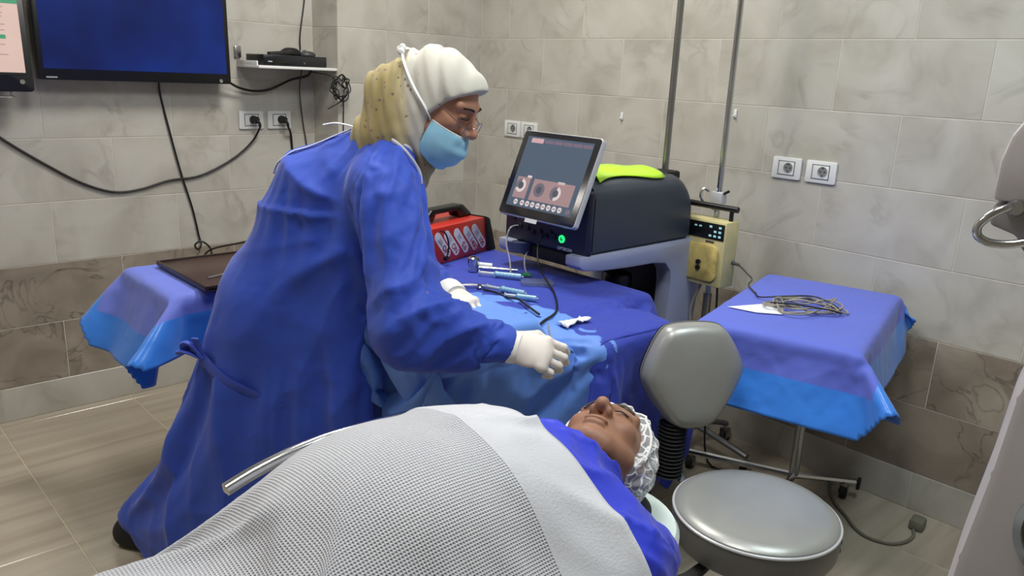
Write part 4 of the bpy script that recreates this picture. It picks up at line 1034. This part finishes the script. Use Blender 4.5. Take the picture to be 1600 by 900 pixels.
# gloves
def hand_sdf(P, curl=(38, 95, 150), spread=.0):
    d = s_ell(P, (.052, .002, 0), (.052, .043, .0165))
    d = smin(d, s_cap(P, (.085, .032, .0), (.088, -.032, -.004), .013), .012)
    d = smin(d, s_cap(P, (-.055, 0, .0), (.02, 0, .0), .030, .030, (1, 1, .82)), .02)
    LN = [(.043, .025, .020), (.047, .028, .021), (.044, .026, .020), (.035, .021, .018)]
    for i in range(4):
        yb = .0325-.0215*i; p = np.array((.088-.004*abs(i-1.2), yb, -.001)); f = None; cv = [c_+6*(i-1.5) for c_ in curl]
        for k in range(3):
            a = math.radians(cv[k]); q = p+LN[i][k]*np.array((math.cos(a), spread*(1.5-i)*.3, -math.sin(a)))
            c = s_cap(P, p, q, .0098-.0008*k-(.001 if i == 3 else 0), .0092-.0009*k-(.001 if i == 3 else 0)); f = c if f is None else smin(f, c, .003); p = q
        d = smin(d, f, .0045)
    t = smin(s_cap(P, (.018, .03, -.006), (.056, .052, -.022), .0135, .0115), s_cap(P, (.056, .052, -.022), (.088, .046, -.034), .0108, .0088), .004)
    return smin(d, t, .008)
M_glove = mat('cream_latex_glove', (222, 214, 206), .55, var=.03, vscale=20, bump=.06, bscale=90)
def glove(W_, fdir, dorsal, mirror, curl, sc=1.03):
    f = np.array(fdir, float); f /= np.linalg.norm(f); n = np.array(dorsal, float); n -= f*(n@f); n /= np.linalg.norm(n); t = np.cross(n, f)   # thumb side for a right hand
    if mirror: t = -t
    hh = .0028; lo = (-.062, -.062, -.085); G = grid(lo, (.16, .075, .035), hh); V, Q = nets(hand_sdf(G, curl), lo, hh); V = relax(V, Q, 1, .3)
    if mirror: Q = Q[:, ::-1]
    W3 = np.array(W_)+sc*(V[:, :1]*f+V[:, 1:2]*t+V[:, 2:]*n)
    g = link('glove', npmesh('glove', W3, Q), M_glove, DOC)
    cf = MB(); prof = []
    cq = Matrix(((t[0], n[0], f[0], W_[0]), (t[1], n[1], f[1], W_[1]), (t[2], n[2], f[2], W_[2]), (0, 0, 0, 1)))
    cf.lathe([(.030, -.02), (.041, -.022), (.043, -.012), (.0415, .006), (.0395, .022), (.036, .030), (.030, .028)], 30, cq @ Matrix.Diagonal((1, .86, 1, 1))).build('glove_cuff', mat('glove_cuff_white', (232, 232, 224), .6, var=.02), g)
    return g
glove((.757, -.212, .858), (1, .04, -.10), (-.05, -.72, .70), False, (30, 85, 140))
glove((.49, .125, .87), (.75, -.6, -.1), (.1, -.3, 1), True, (20, 45, 60), .95)
# shoes
for (hx, hy) in ((-.47, -.11), (.03, .10)):
    lo = (-.06, -.07, -.03); hh = .008; G = grid(lo, (.28, .07, .13), hh)
    d = s_cap(G, (0, 0, .04), (.18, 0, .035), .045, .043, (1, .95, 1)); d = smin(d, s_cap(G, (.01, 0, .05), (.03, 0, .09), .04, .038), .03)
    d = smax(d, .002-G[..., 2], .004); V, Q = nets(d, lo, hh); V[:, 0] += hx; V[:, 1] += hy
    link('shoe', npmesh('shoe', V, Q), M_blackm, DOC)
# gown neck binding, back opening, belt
from mathutils.bvhtree import BVHTree
gV = np.array([v.co[:] for v in gown.data.vertices]); bvh = BVHTree.FromPolygons([tuple(v) for v in gV], [p.vertices[:] for p in gown.data.polygons])
ec = {}
for p in gown.data.polygons:
    for e in p.edge_keys: ec[e] = ec.get(e, 0)+1
be = [e for e, c in ec.items() if c == 1]
nb = [e for e in be if all(np.linalg.norm(gV[i]-nck) < .16 for i in e)]
adj = {}
for a, b_ in nb: adj.setdefault(a, []).append(b_); adj.setdefault(b_, []).append(a)
loop = [next(iter(adj))]; seen = {loop[0]}
while True:
    nx_ = [q for q in adj[loop[-1]] if q not in seen]
    if not nx_: break
    loop.append(nx_[0]); seen.add(nx_[0])
lp = [Vector(gV[i]) for i in loop]; m_ = len(lp)
for _ in range(12): lp = [(lp[i-1]+lp[i]*2+lp[(i+1) % m_])/4 for i in range(m_)]
lp = [p+(p-Vector(tuple(nck))).normalized()*.002 for p in lp]
MB().tube(lp, .0048, 8, 1, True, smooth=False).build('neck_binding', M_wtape, gown)
def on_gown(o, dvec, off=.004):
    hit = bvh.ray_cast(Vector(o), Vector(dvec).normalized())
    return None if hit[0] is None else hit[0]-Vector(dvec).normalized()*off
def near_gown(p, off=.004):
    q, nr, _, _ = bvh.find_nearest(Vector(p)); v = Vector(p)-q
    nr = nr if nr.dot(q-Vector((.28, 0, 1.05))) > 0 else -nr
    return q+nr*off
bp = [near_gown(p) for p in ((.25, -.05, 1.365), (.215, -.06, 1.345), (.185, -.065, 1.315), (.155, -.07, 1.285), (.125, -.075, 1.25), (.095, -.08, 1.222), (.075, -.085, 1.195))]
if len(bp) > 2: MB().tube(bp, .006, 8, 4, flat=.4).build('back_opening_edge', mat('pale_blue_trim', (186, 196, 226), .7, var=.02), gown)
if bp: MB().tube([bp[0]+Vector((.02, 0, .0)), bp[0]+Vector((-.01, -.01, .008)), bp[0]+Vector((-.04, -.02, .012)), bp[0]+Vector((-.07, -.025, .006))], .006, 8, 5, flat=.35).build('neck_tie', M_wtape, gown)
cpts = [near_gown(p) for p in ((.29, -.06, 1.37), (.34, -.10, 1.37), (.385, -.125, 1.355), (.43, -.14, 1.33), (.47, -.15, 1.29), (.50, -.145, 1.245), (.51, -.14, 1.21))]
if len(cpts) > 2: MB().tube(cpts, .0016, 8, 5, flat=3.).build('collar_piping', M_wtape, gown)
bl = [on_gown((a, -.8, z), (0, 1, 0), .003) for a, z in ((-.205, .775), (-.17, .745), (-.10, .70), (-.02, .655), (.06, .615), (.13, .585))]
bl = [p for p in bl if p is not None]
M_belt = cloth_mat('gown_belt_fabric', (58, 82, 190), .6, .2, 9.)
if len(bl) > 2:
    MB().tube(bl, lambda t: .0024*(1-.75*t), 8, 6, flat=9.).build('belt', M_belt, gown)
    p0 = bl[0]
    for k, (dx, dz, r_) in enumerate(((-.03, .045, .016), (-.045, .02, .014), (.0, .06, .012))):
        MB().tube([p0, p0+Vector((dx*.5, -.015, dz*.8)), p0+Vector((dx, -.02, dz)), p0+Vector((dx*1.3, -.005, dz*.4))], r_, 8, 5, flat=.4).build('belt_bow', M_belt, gown)

# ---------------------------------------------------------------- patient
skin_p = mat('tan_skin', (146, 106, 84), .5, var=.10, vscale=26, bump=.08, bscale=240, spec=.35)
PT = thing('person', 'patient lying on his back under the white blanket, eyes closed, wearing a hair net', 'person', (.95, .83, .65))
def w2p(V): return V-np.array((.95, .83, .65))
def hp2w(V): return PH+.95*(V@PAX)
def hp(p): return tuple(w2p(hp2w(np.array(p, float))))
hh = .0028; lo = (-.125, -.10, -.14); G = grid(lo, (.135, .10, .145), hh)
d = head_sdf(G, True); d = smin(d, s_cap(G, (-.02, 0, -.06), (-.045, 0, -.2), .058), .03)
V, Q = nets(d, lo, hh); V = relax(V, Q, 1, .25)
bV = np.array([v.co[:] for v in body_col.vertices]); bQ = np.array([p.vertices[:] for p in body_col.polygons])
me = npmesh('body', w2p(np.concatenate([bV, hp2w(V)])), np.concatenate([bQ, Q+len(bV)])); link('body', me, skin_p, PT)
M_gbrow = mat('grey_brown_hair', (72, 62, 56), .8, var=.15)
for s in (-1, 1):
    MB().tube([hp((.0965, s*.012, .029)), hp((.0955, s*.03, .0335)), hp((.084, s*.05, .031))], .0034, 6, 5, flat=.5).build('eyebrow', M_gbrow, PT)
    MB().tube([hp((.0935, s*.018, .003)), hp((.0945, s*.032, .0022)), hp((.087, s*.046, .003))], .0016, 6, 5).build('eyelashes', M_gbrow, PT)
# hair and net cap
hh = .0036; lo = (-.14, -.12, -.08); G = grid(lo, (.14, .12, .17), hh); xx, zz = G[..., 0], G[..., 2]
d = s_ell(G, (-.010, 0, .030), (.103, .081, .102)); d = smax(d, (xx-.028)-.62*(zz-.03)*0-np.interp(zz, [-.05, .05, .12], [-.045, .015, .06]), .006); d = smax(d, -.035-zz, .01)
V, Q = nets(d, lo, hh); link('hair', npmesh('hair', w2p(hp2w(V)), Q), mat('dark_grey_hair', (58, 54, 52), .7, var=.3, vscale=60), PT)
def net_mat():
    k = N('white_net_cap'); tc = k.n('ShaderNodeTexCoord'); v = k.n('ShaderNodeTexVoronoi', feature='DISTANCE_TO_EDGE'); v.inputs['Scale'].default_value = 48
    n = k.n('ShaderNodeTexNoise'); n.inputs['Scale'].default_value = 25; k.l(tc.outputs['Object'], n.inputs['Vector'])
    mx = k.n('ShaderNodeVectorMath', operation='MULTIPLY_ADD'); k.l(n.outputs['Color'], mx.inputs[0]); mx.inputs[1].default_value = (.03, .03, .03); k.l(tc.outputs['Object'], mx.inputs[2]); k.l(mx.outputs[0], v.inputs['Vector'])
    st = k.ramp(v.outputs['Distance'], [(.03, (1, 1, 1)), (.11, (.30, .30, .30))]); k.l(st.outputs[0], k.b.inputs['Alpha'])
    k.b.inputs['Base Color'].default_value = (*lin((228, 230, 232)), 1); k.b.inputs['Roughness'].default_value = .7; k.bump(st.outputs[0], .5, .004)
    return k.m
d = smin(s_ell(G, (-.014, 0, .032), (.112, .098, .112)), s_ell(G, (-.02, 0, -.005), (.075, .100, .070)), .02)
sx_ = np.arctan2(G[..., 1], G[..., 0]+.014)
d = d-.0035*np.sin(sx_*13+zz*60)-.002*np.sin(sx_*27)
d = smax(d, xx-np.interp(zz, [-.06, .0, .04, .08, .12], [.012, .022, .045, .072, .092]), .005); d = smax(d, -.07-zz, .008)
V, Q = nets(d, lo, hh); V = relax(V, Q, 1, .4); nc = link('hair_net', npmesh('hair_net', w2p(hp2w(V)), Q), net_mat(), PT)
# rim of the cap: gathered elastic
rim = []; zs_ = np.linspace(-.055, .128, 14)
def rim_p(z, sgn):
    xe = float(np.interp(z, [-.06, .0, .04, .08, .12], [.012, .022, .045, .072, .092])); q = max(0, 1-((xe+.014)/.112)**2-((z-.032)/.112)**2)
    return hp((xe-.002, sgn*.098*math.sqrt(q), z))
zs_ = np.linspace(-.03, .078, 12); rim = [rim_p(z, -1) for z in zs_]+[rim_p(z, 1) for z in zs_[::-1]]
MB().tube(rim, .0024, 6, 3).build('cap_elastic', mat('white_elastic', (226, 226, 226), .7, var=.05, vscale=120), nc)
# patient gown
pgm = npmesh('patient_gown', w2p(pgV), pgQ); V, Nn = mesh_arrays(pgm); n1 = fbm(V, 6., 2.2); n2 = fbm(V, 16., 5.1)
V = V+Nn*(.008*ridge(V[:, 0]*26+V[:, 1]*38+3*n1, 2.)+.005*ridge(n2*3, 2.)-.008)[:, None]; pgm.vertices.foreach_set('co', V.ravel()); pgm.update()
pg = link('patient_gown', pgm, cloth_mat('bright_blue_gown', (36, 54, 196), .45, .3, 9.), PT)
md = pg.modifiers.new('sub', 'SUBSURF'); md.levels = 1; md.render_levels = 1
# ---------------------------------------------------------------- stool with backrest
M_sil = mat('silver_vinyl', (156, 158, 156), .36, .35, var=.06, vscale=5, bump=.22, bscale=20)
M_sild = mat('grey_vinyl_band', (112, 112, 112), .4, .3, var=.08, vscale=10)
ST = thing('surgeon_stool', 'round silver vinyl stool with separate padded backrest', 'stool', (1.63, .81, 0))
MB().lathe([(.0001, .493), (.10, .4955), (.16, .494), (.184, .489), (.193, .481), (.194, .474), (.19, .470)], 64).build('seat_cushion', M_sil, ST)
MB().lathe([(.19, .474), (.1965, .470), (.198, .45), (.196, .415), (.188, .398), (.17, .392), (.0001, .392)], 64).build('seat_band', M_sild, ST)
MB().tube([(.196*math.cos(a), .196*math.sin(a), .4745) for a in [2*PI*i/64 for i in range(64)]], .0038, 8, 1, True).build('piping', M_lsilver, ST)
tr_ = MB().prism([(0, 0), (.012, .006), (.009, .016), (.016, .028), (.005, .032), (.007, .02), (-.004, .012)], 0, .002, frame_M((.072, -.1845, .425), (.93, .37, 0), (0, 0, 1))).build('tear', M_black, ST, None)
MB().cyl((0, 0, .19), (0, 0, .39), .026, n=24).build('gas_column', M_chrome, ST)
MB().cyl((0, 0, .09), (0, 0, .20), .034, n=24).build('column_sleeve', M_chrome, ST)
for a in range(5):
    an = math.radians(72*a+108); dx, dy = math.cos(an), math.sin(an)
    MB().tube([(dx*.02, dy*.02, .115), (dx*.12, dy*.12, .11), (dx*.25, dy*.25, .075)], .02, 10, 5, flat=.6).build('base_leg', M_steel, ST); caster(ST, dx*.255, dy*.255, .027)
# height lever
lv = MB(); lv.prism([(0, -.012), (.05, -.014), (.075, -.024), (.105, -.026), (.125, -.014), (.13, .004), (.118, .02), (.09, .026), (.06, .016), (0, .012)], -.008, .008, frame_M((-.15, .03, .375), (-.86, .02, -.12), (0, 1, 0)), .003); lv.build('height_lever', M_blackm, ST)
MB().tube([(-.02, .0, .385), (-.16, .03, .376)], .007, 8, 2).build('lever_rod', M_blackm, ST)
# backrest: rounded six-sided pad
bdir = Vector((-.46, -.80, .10)).normalized(); bx = Vector((0, 0, 1)).cross(bdir).normalized(); bup = bdir.cross(bx).normalized()
hs = [(-.092, .148), (.08, .148), (.158, .02), (.066, -.145), (-.05, -.15), (-.158, .0)]
for w_ in (.15, .25, .25, .25): hs = [(a[0]+(b[0]-a[0])*t, a[1]+(b[1]-a[1])*t) for a, b in zip(hs, hs[1:]+hs[:1]) for t in (w_, 1-w_)]
MBk = frame_M((.135, .305, .70), bx, bup)
def pad(prof, m, nm):
    n = len(hs); vs = []; fs = []
    for sc, zz in prof: vs += [(x*sc, y*sc, zz) for x, y in hs]
    for k in range(len(prof)-1): fs += [(k*n+i, k*n+(i+1) % n, (k+1)*n+(i+1) % n, (k+1)*n+i) for i in range(n)]
    fs += [tuple(range(n-1, -1, -1)), tuple(range((len(prof)-1)*n, len(prof)*n))]
    return MB().add(vs, fs, MBk).build(nm, m, ST, 60)
pad([(.94, -.025), (1, -.018), (1.005, 0), (.985, .018), (.93, .032), (.82, .041), (.6, .048), (.3, .051), (.01, .052)], M_sil, 'backrest')
pad([(.9, -.033), (.98, -.031), (.99, -.024), (.9, -.022)], M_black, 'backrest_shell')
MB().tube([tuple(MBk @ Vector((x*1.0, y*1.0, -.006))) for x, y in hs], .0035, 6, 1, True, smooth=False).build('backrest_piping', M_sild, ST)
# bracket and rubber boot
MB().tube([(.03, .06, .385), (.085, .19, .38), (.125, .30, .40), (.15, .335, .47), (.152, .335, .66)], .015, 10, 6, flat=.5).build('back_bracket', M_alu, ST)
pr = []
for i in range(15): pr += [(.030, .40+i*.0115), (.040, .4055+i*.0115)]
MB().lathe([(.0001, .40)]+pr+[(.0001, .575)], 22, Matrix.Translation((.1, .325, 0))).build('rubber_boot', M_blackm, ST)
# ---------------------------------------------------------------- microscope at the right edge of the picture
M_scope = mat('warm_grey_plastic', (188, 184, 184), .45, var=.02)
SP = thing('surgical_microscope', 'pale grey surgical microscope at the right edge with ring handle and round knob', 'microscope', (1.2, .17, 0))
def rel(p): return (p[0]-1.2, p[1]-.17, p[2])
# head: tall rounded housing
hx = Vector((.21, -.978, 0)); hz = Vector((0, 0, 1))
HMm = frame_M(rel((1.1485, .2536, 1.3244)), hx, hz)
MB().prism([(-.052, .028), (-.052, .075), (-.046, .105), (-.03, .135), (-.005, .162), (.03, .18), (.16, .19), (.16, .028)], -.06, .06, HMm, .006).build('optics_head', M_scope, SP)
MB().prism([(-.050, -.002), (-.050, .024), (.15, .024), (.15, -.03), (-.01, -.03), (-.02, -.012)], -.055, .055, HMm, .004).build('lower_housing', mat('mid_grey_plastic', (140, 138, 138), .45), SP)
ax_ = HMm @ Vector((-.027, -.0, .06)); 
rp = [HMm @ Vector(q) for q in ((-.026, .022, .052), (-.034, .022, .066), (-.047, .014, .07), (-.060, -.002, .07), (-.058, -.016, .07), (-.04, -.022, .07), (-.01, -.016, .07), (.03, .008, .07), (.07, .035, .07), (.10, .045, .068), (.11, .04, .05))]
MB().tube(rp, .0052, 12, 6).build('ring_handle', M_chrome, SP)
MB().lathe([(.0001, 0), (.010, 0), (.011, .004), (.008, .01), (.0001, .01)], 20, HMm @ Matrix.Translation((-.026, .022, .055))).build('handle_socket', M_chrome, SP)
# lower body: leaning slab with black-rimmed knob
LM = frame_M(rel((1.0867, .1983, .9355)), hx, hz)
MB().prism([(-.075, -.35), (-.049, -.02), (-.035, .10), (-.027, .20), (-.008, .28), (.03, .33), (.26, .36), (.26, -.35)], -.05, .06, LM, .012).build('lower_body', M_scope, SP)
kn_ = LM @ Matrix.Translation((.07, .05, .058))
MB().lathe([(.066, 0), (.070, .004), (.070, .012), (.062, .016), (.058, .012), (.055, .002)], 44, kn_).build('knob_rim', mat('pale_chrome_rim', (180, 184, 184), .25, .8), SP)
MB().lathe([(.0001, .004), (.056, .004), (.056, .009), (.05, .012), (.0001, .013)], 44, kn_).build('knob', M_black, SP)
MB().cyl(rel((1.26, .06, .5)), rel((1.26, .06, 1.5)), .05, n=28).build('column', M_scope, SP)
MB().box(rel((1.26, .06, .28)), (.30, .28, .5), .03).build('cabinet', M_scope, SP)
MB().box(rel((1.24, .06, .05)), (.44, .44, .07), .02).build('base', mat('mid_grey_plastic', (140, 138, 138)), SP)
# ---------------------------------------------------------------- small things
def surf_z(o, x, y, d=.006):
    """height of a cloth at x, y"""
    key = o.name
    if key not in _bv: 
        _bv[key] = BVHTree.FromPolygons([v.co[:] for v in o.data.vertices], [p.vertices[:] for p in o.data.polygons])
    h_ = _bv[key].ray_cast(Vector((x, y, 2)), Vector((0, 0, -1)))
    return (h_[0].z if h_[0] is not None else .8)+d
_bv = {}
# green cloth on the console
nx, ny = 26, 14; vs = []
for j in range(ny+1):
    for i in range(nx+1):
        u, v = i/nx, j/ny
        x = 1.985+.36*u; y = 1.70+.28*v+.02*math.sin(u*5)-.02*(1-u)
        r_ = .065; e = max(0, (r_-(y-1.655))); zt = 1.148-(r_-math.sqrt(max(0, r_*r_-e*e)))
        z = zt+.006+.045*math.exp(-((u-.0)/.22)**2)*math.sin(PI*min(1, v*1.1))**.8+.010*math.sin(u*7+v*5)*math.sin(PI*v)**2+.012*max(0, u-.88)/.12*math.sin(PI*v)
        vs.append((x, y, z))
gc = MB().add(vs, [(j*(nx+1)+i, j*(nx+1)+i+1, (j+1)*(nx+1)+i+1, (j+1)*(nx+1)+i) for j in range(ny) for i in range(nx)]).build('cleaning_cloth', cloth_mat('lime_green_cloth', (176, 226, 28), .8, .25, 12., sheen=.3), None, 80)
md = gc.modifiers.new('s', 'SOLIDIFY'); md.thickness = .004; md.offset = 1
tag(gc, 'lime green cloth lying on top of the dark surgical machine', 'cloth')
# syringes and instruments on the dark drape
M_syr = mat('pale_blue_barrel', (150, 196, 226), .25, var=.03, trans=.2); M_clear = mat('clear_plastic', (214, 222, 228), .15, trans=.4, var=.02)
def syringe(label, a, b, r=.0085):
    a = Vector(a); b = Vector(b); L_ = (b-a).length
    t = thing('syringe', label, 'syringe', a, math.atan2(b.y-a.y, b.x-a.x), 'syringes on the dark drape')
    MB().cyl((L_*.38, 0, r), (L_*.95, 0, r), r, n=16).build('barrel', M_syr, t)
    MB().cyl((L_*.02, 0, r), (L_*.5, 0, r), r*.6, n=12).build('plunger', M_clear, t)
    MB().cyl((0, 0, r), (L_*.02, 0, r), r*.95, n=16).build('thumb_rest', M_clear, t)
    MB().box((L_*.375, 0, r), (.004, r*3.4, r*1.9), .001).build('flange', M_syr, t)
    MB().cyl((L_*.95, 0, r), (L_, 0, r), r*.3, n=10).build('tip', M_clear, t)
    for k in range(5): MB().cyl((L_*(.48+.08*k), 0, r), (L_*(.485+.08*k), 0, r), r*1.01, n=16, caps=False).build('scale_mark', mat('syringe_print', (50, 70, 100), .5), t)
z1 = lambda x, y: max(surf_z(d_dark, x, y, .003), surf_z(d_mayo, x, y, .003) if x < 1.6 else 0)
syringe('pale blue syringe lying beside the silver hand tool on the dark drape', (1.715, 1.955, z1(1.715, 1.955)), (1.80, 1.825, z1(1.80, 1.825)), .0095)
syringe('pale blue syringe nearest the pale blue drape edge', (1.615, 1.80, z1(1.615, 1.80)), (1.66, 1.665, z1(1.66, 1.665)), .0095)
syringe('clear blue syringe half hidden behind the other on the dark drape', (1.60, 1.70, z1(1.60, 1.70)), (1.655, 1.61, z1(1.655, 1.61)), .0085)
HTo = thing('hand_tool', 'silver surgical hand tool with round chrome head on the dark drape', 'surgical tool', (1.74, 2.015, z1(1.74, 2.015)), math.radians(-48))
MB().cyl((.02, 0, .012), (.155, 0, .012), .0075, .0055, 14).build('handle_tube', M_chrome, HTo)
MB().lathe([(.0001, 0), (.018, 0), (.019, .008), (.016, .010), (.016, .020), (.0195, .022), (.0195, .046), (.015, .05), (.009, .05), (.009, .04), (.0001, .04)], 24).build('round_head', M_chrome, HTo)
MB().cyl((.015, .012, .022), (.065, .012, .020), .008, n=14).build('white_collar', M_white, HTo)
tag(MB().lathe([(.0001, 0), (.009, 0), (.010, .004), (.006, .009), (.007, .014), (.0001, .015)], 16, Matrix.Translation((1.605, 1.825, z1(1.605, 1.825)))).build('metal_knob', M_steel), 'tiny metal knob beside the syringes on the dark drape', 'knob')
FC = thing('forceps', 'steel forceps tips pointing out past the gowned sleeve', 'forceps', (1.555, 1.89, z1(1.555, 1.89)), math.radians(-40))
for s in (-1, 1): MB().tube([(0, s*.001, .004), (.05, s*.006, .008), (.12, s*.0015, .005)], .003, 6, 5, flat=.5).build('arm', M_steel, FC)
VB = thing('vial_holder', 'white and teal plastic vial holder beside the gowned sleeve', 'vial holder', (1.50, 1.86, z1(1.52, 1.86)))
MB().box((0, 0, .014), (.05, .035, .028), .004).build('tray', M_white, VB)
for k, (dx, dy) in enumerate(((-.012, -.006), (.012, .004), (.0, .01))): MB().cyl((dx, dy, .028), (dx, dy, .046), .0075, n=14).build('vial_cap', mat('teal_plastic', (60, 168, 186), .35), VB)
gr_ = mat('clear_bag_film', (170, 182, 200), .12, trans=.75, alpha=.5, var=.05)
tp = MB().prism(rrect(.11, .06, .02, 5), 0, .012, Matrix.Translation((1.80, 1.76, z1(1.80, 1.76))) @ Matrix.Rotation(-.7, 4, 'Z'), .004).build('clear_pouch', gr_)
tag(tp, 'crumpled clear plastic pouch below the machine front', 'pouch')
tag(MB().box((0, 0, 0), (.03, .012, .012), .003, Matrix.Translation((1.845, 1.855, z1(1.845, 1.855)+.006)) @ Matrix.Rotation(-.8, 4, 'Z')).build('green_clip', mat('green_plastic', (48, 150, 84), .4)), 'small green tube clip on the dark drape', 'clip')
cable('instrument_lead', 'black lead curving along the edge of the pale blue drape', [(1.60, 1.80, z1(1.60, 1.80)+.004), (1.60, 1.74, z1(1.60, 1.74)+.005), (1.595, 1.68, z1(1.595, 1.68)+.005), (1.58, 1.62, z1(1.58, 1.62)+.006), (1.565, 1.56, z1(1.565, 1.56)+.007), (1.55, 1.5, z1(1.55, 1.5)+.007)], .0035)
tag(MB().tube([(1.455, 1.375, .84), (1.452, 1.352, .78), (1.45, 1.348, .73)], .0032, 8, 4).build('hanging_tube', MTUB), 'short clear tube hanging off the pale blue drape corner', 'tube')
# white gauze tucked behind the dark cover
gv = []; rng = np.random.RandomState(3); n_ = 14
for j in range(6):
    for i in range(n_): 
        x = 1.565+.0075*i; y = 1.40+.009*j; gv.append((x, y, surf_z(d_bin, x, y, .004)+.005*abs(math.sin(i*.8+j*.7))+.005*rng.rand()))
gz = MB().add(gv, [(j*n_+i, j*n_+i+1, (j+1)*n_+i+1, (j+1)*n_+i) for j in range(5) for i in range(n_-1)]).build('gauze', mat('white_gauze', (222, 222, 226), .85, var=.03), None, 60)
md = gz.modifiers.new('s', 'SOLIDIFY'); md.thickness = .003; tag(gz, 'crumpled white gauze on the edge of the dark pleated cover', 'gauze')
# brown board on the left table
zb_ = surf_z(d_left, 1.0, 2.5, .003)
BT = thing('instrument_tray', 'flat dark brown tray on the left blue drape', 'tray', (1.06, 2.47, zb_))
MB().box((0, 0, .007), (.31, .40, .012), .003).build('tray_base', mat('dark_brown_plastic', (62, 44, 36), .35, var=.1), BT)
for s in (-1, 1): MB().box((s*.152, 0, .012), (.008, .40, .014), .002).build('tray_rim', mat('dark_brown_rim', (44, 32, 28), .35), BT); MB().box((0, s*.196, .012), (.296, .008, .014), .002).build('tray_rim', mat('dark_brown_rim', (44, 32, 28)), BT)
tag(MB().cyl((.955, 2.37, zb_+.018), (1.05, 2.40, zb_+.018), .003, n=10).build('steel_probe', M_chrome), 'thin steel probe resting on the dark brown tray', 'probe')
tag(MB().box((.97, 2.255, surf_z(d_left, .97, 2.27, .006)), (.05, .03, .012), .003).build('folded_gauze', mat('white_gauze', (222, 222, 226), .85)), 'small white folded gauze at the front of the brown tray', 'gauze')
FB2 = tag(MB().prism(rrect(.16, .12, .01, 3), 0, .006, Matrix.Translation((1.47, 2.66, surf_z(d_left, 1.47, 2.62, .002))), .002).build('folded_towel', cloth_mat('pale_periwinkle_cloth', (120, 146, 226), .7, .1, 6.)), 'folded pale blue towel at the back of the left table', 'towel')
DV = thing('small_monitor', 'small white framed monitor half hidden behind the doctor', 'monitor', (1.50, 2.86, 0), math.radians(-20))
MB().prism(rrect(.22, .16, .01, 4), -.02, 0, frame_M((0, 0, .82), (1, 0, 0), (0, .25, 1)), .003).build('case', M_white, DV)
MB().prism(rrect(.19, .13, .003, 2), 0, .001, frame_M((0, 0, .82), (1, 0, 0), (0, .25, 1))).build('screen', M_black, DV)
MB().cyl((0, .02, .03), (0, .02, .82), .014, n=14).build('stand_post', M_white, DV)
MB().lathe([(.0001, 0), (.12, 0), (.12, .015), (.02, .03), (.0001, .03)], 28, Matrix.Translation((0, .02, 0))).build('stand_foot', M_white, DV)
# paper and coiled lead on the right drape
zr = lambda x, y: surf_z(d_right, x, y, .003)
pp = [(2.14, 1.25), (2.16, 1.16), (2.21, 1.10), (2.27, 1.13), (2.26, 1.20)]
pc_ = MB().add([(x, y, zr(x, y)) for x, y in pp]+[(x, y, zr(x, y)+.0015) for x, y in pp], [(4, 3, 2, 1, 0), (5, 6, 7, 8, 9)]+[(i, (i+1) % 5, 5+(i+1) % 5, 5+i) for i in range(5)]).build('paper_wrapper', mat('white_paper', (226, 230, 238), .7, var=.01), None, None)
tag(pc_, 'white paper wrapper on the right blue drape beside the coiled lead', 'paper')
cl_ = []
for i in range(70):
    a = i*.52; ra, rb = .098+.035*math.sin(i*.83), .068+.026*math.cos(i*1.21)
    x = 2.335+.02*math.sin(i*.37)+ra*math.cos(a); y = 1.095+.015*math.cos(i*.29)+rb*math.sin(a)-.35*ra*math.cos(a)
    cl_.append((x, y, zr(x, y)+.003+.004*(i % 5)))
MG = mat('translucent_grey_lead', (150, 144, 132), .35, var=.1)
cable('coiled_lead', 'loose coil of grey leads lying on the right blue drape', cl_, .0028, MG, sub=4)
cl2 = [(2.36, 1.28, zr(2.36, 1.28)+.004), (2.32, 1.24, zr(2.32, 1.24)+.006), (2.36, 1.16, zr(2.36, 1.16)+.02), (2.42, 1.10, zr(2.42, 1.1)+.022), (2.40, 1.02, zr(2.4, 1.02)+.012), (2.36, .985, zr(2.36, .985)+.006), (2.32, 1.0, zr(2.32, 1.0)+.02), (2.27, 1.08, zr(2.27, 1.08)+.026), (2.24, 1.16, zr(2.24, 1.16)+.02)]
cable('black_lead', 'thin black lead looped over the grey coil on the right drape', cl2, .0024, MBK)
# floor lead with plug, and marks
FL = mat('grey_green_cable', (112, 110, 98), .5)
FP = thing('power_lead', 'grey power lead with two-pin plug lying on the floor by the right wall', 'power lead', (2.7, .8, 0))
MB().tube([(x-2.7, y-.8, .006) for x, y in ((2.86, 1.12), (2.78, 1.10), (2.68, 1.03), (2.63, .97), (2.57, .905), (2.55, .85), (2.57, .79), (2.62, .76), (2.68, .755), (2.725, .77))], .0055, 8, 7).build('lead', FL, FP)
MB().box((.055, -.035, .02), (.062, .046, .038), .009, Matrix.Rotation(.1, 4, 'Z')).build('plug_body', FL, FP)
for s in (-1, 1): MB().cyl((.088, -.026+s*.0095, .02), (.112, -.024+s*.0095, .02), .0028, n=10).build('plug_pin', M_black, FP)
cable('floor_cable', 'black cable on the floor in front of the stool base', [(1.75, .72, .006), (1.85, .66, .006), (1.95, .58, .006), (2.05, .48, .006)], .005)

# small white hooks stuck on the right wall
for (y, z, lab) in ((1.747, 1.36, 'small white adhesive hook on the wall above the yellowed pump'), (2.326, 1.31, 'tiny white adhesive hook on the wall above the machine')):
    t = thing('wall_hook', lab, 'hook', (XW, y, z))
    MB().box((-.003, 0, 0), (.006, .014, .034), .002).build('hook_plate', M_white, t)
    MB().tube([(-.006, 0, -.004), (-.014, 0, -.012), (-.018, 0, -.008)], .003, 8, 4).build('hook_arm', M_white, t)
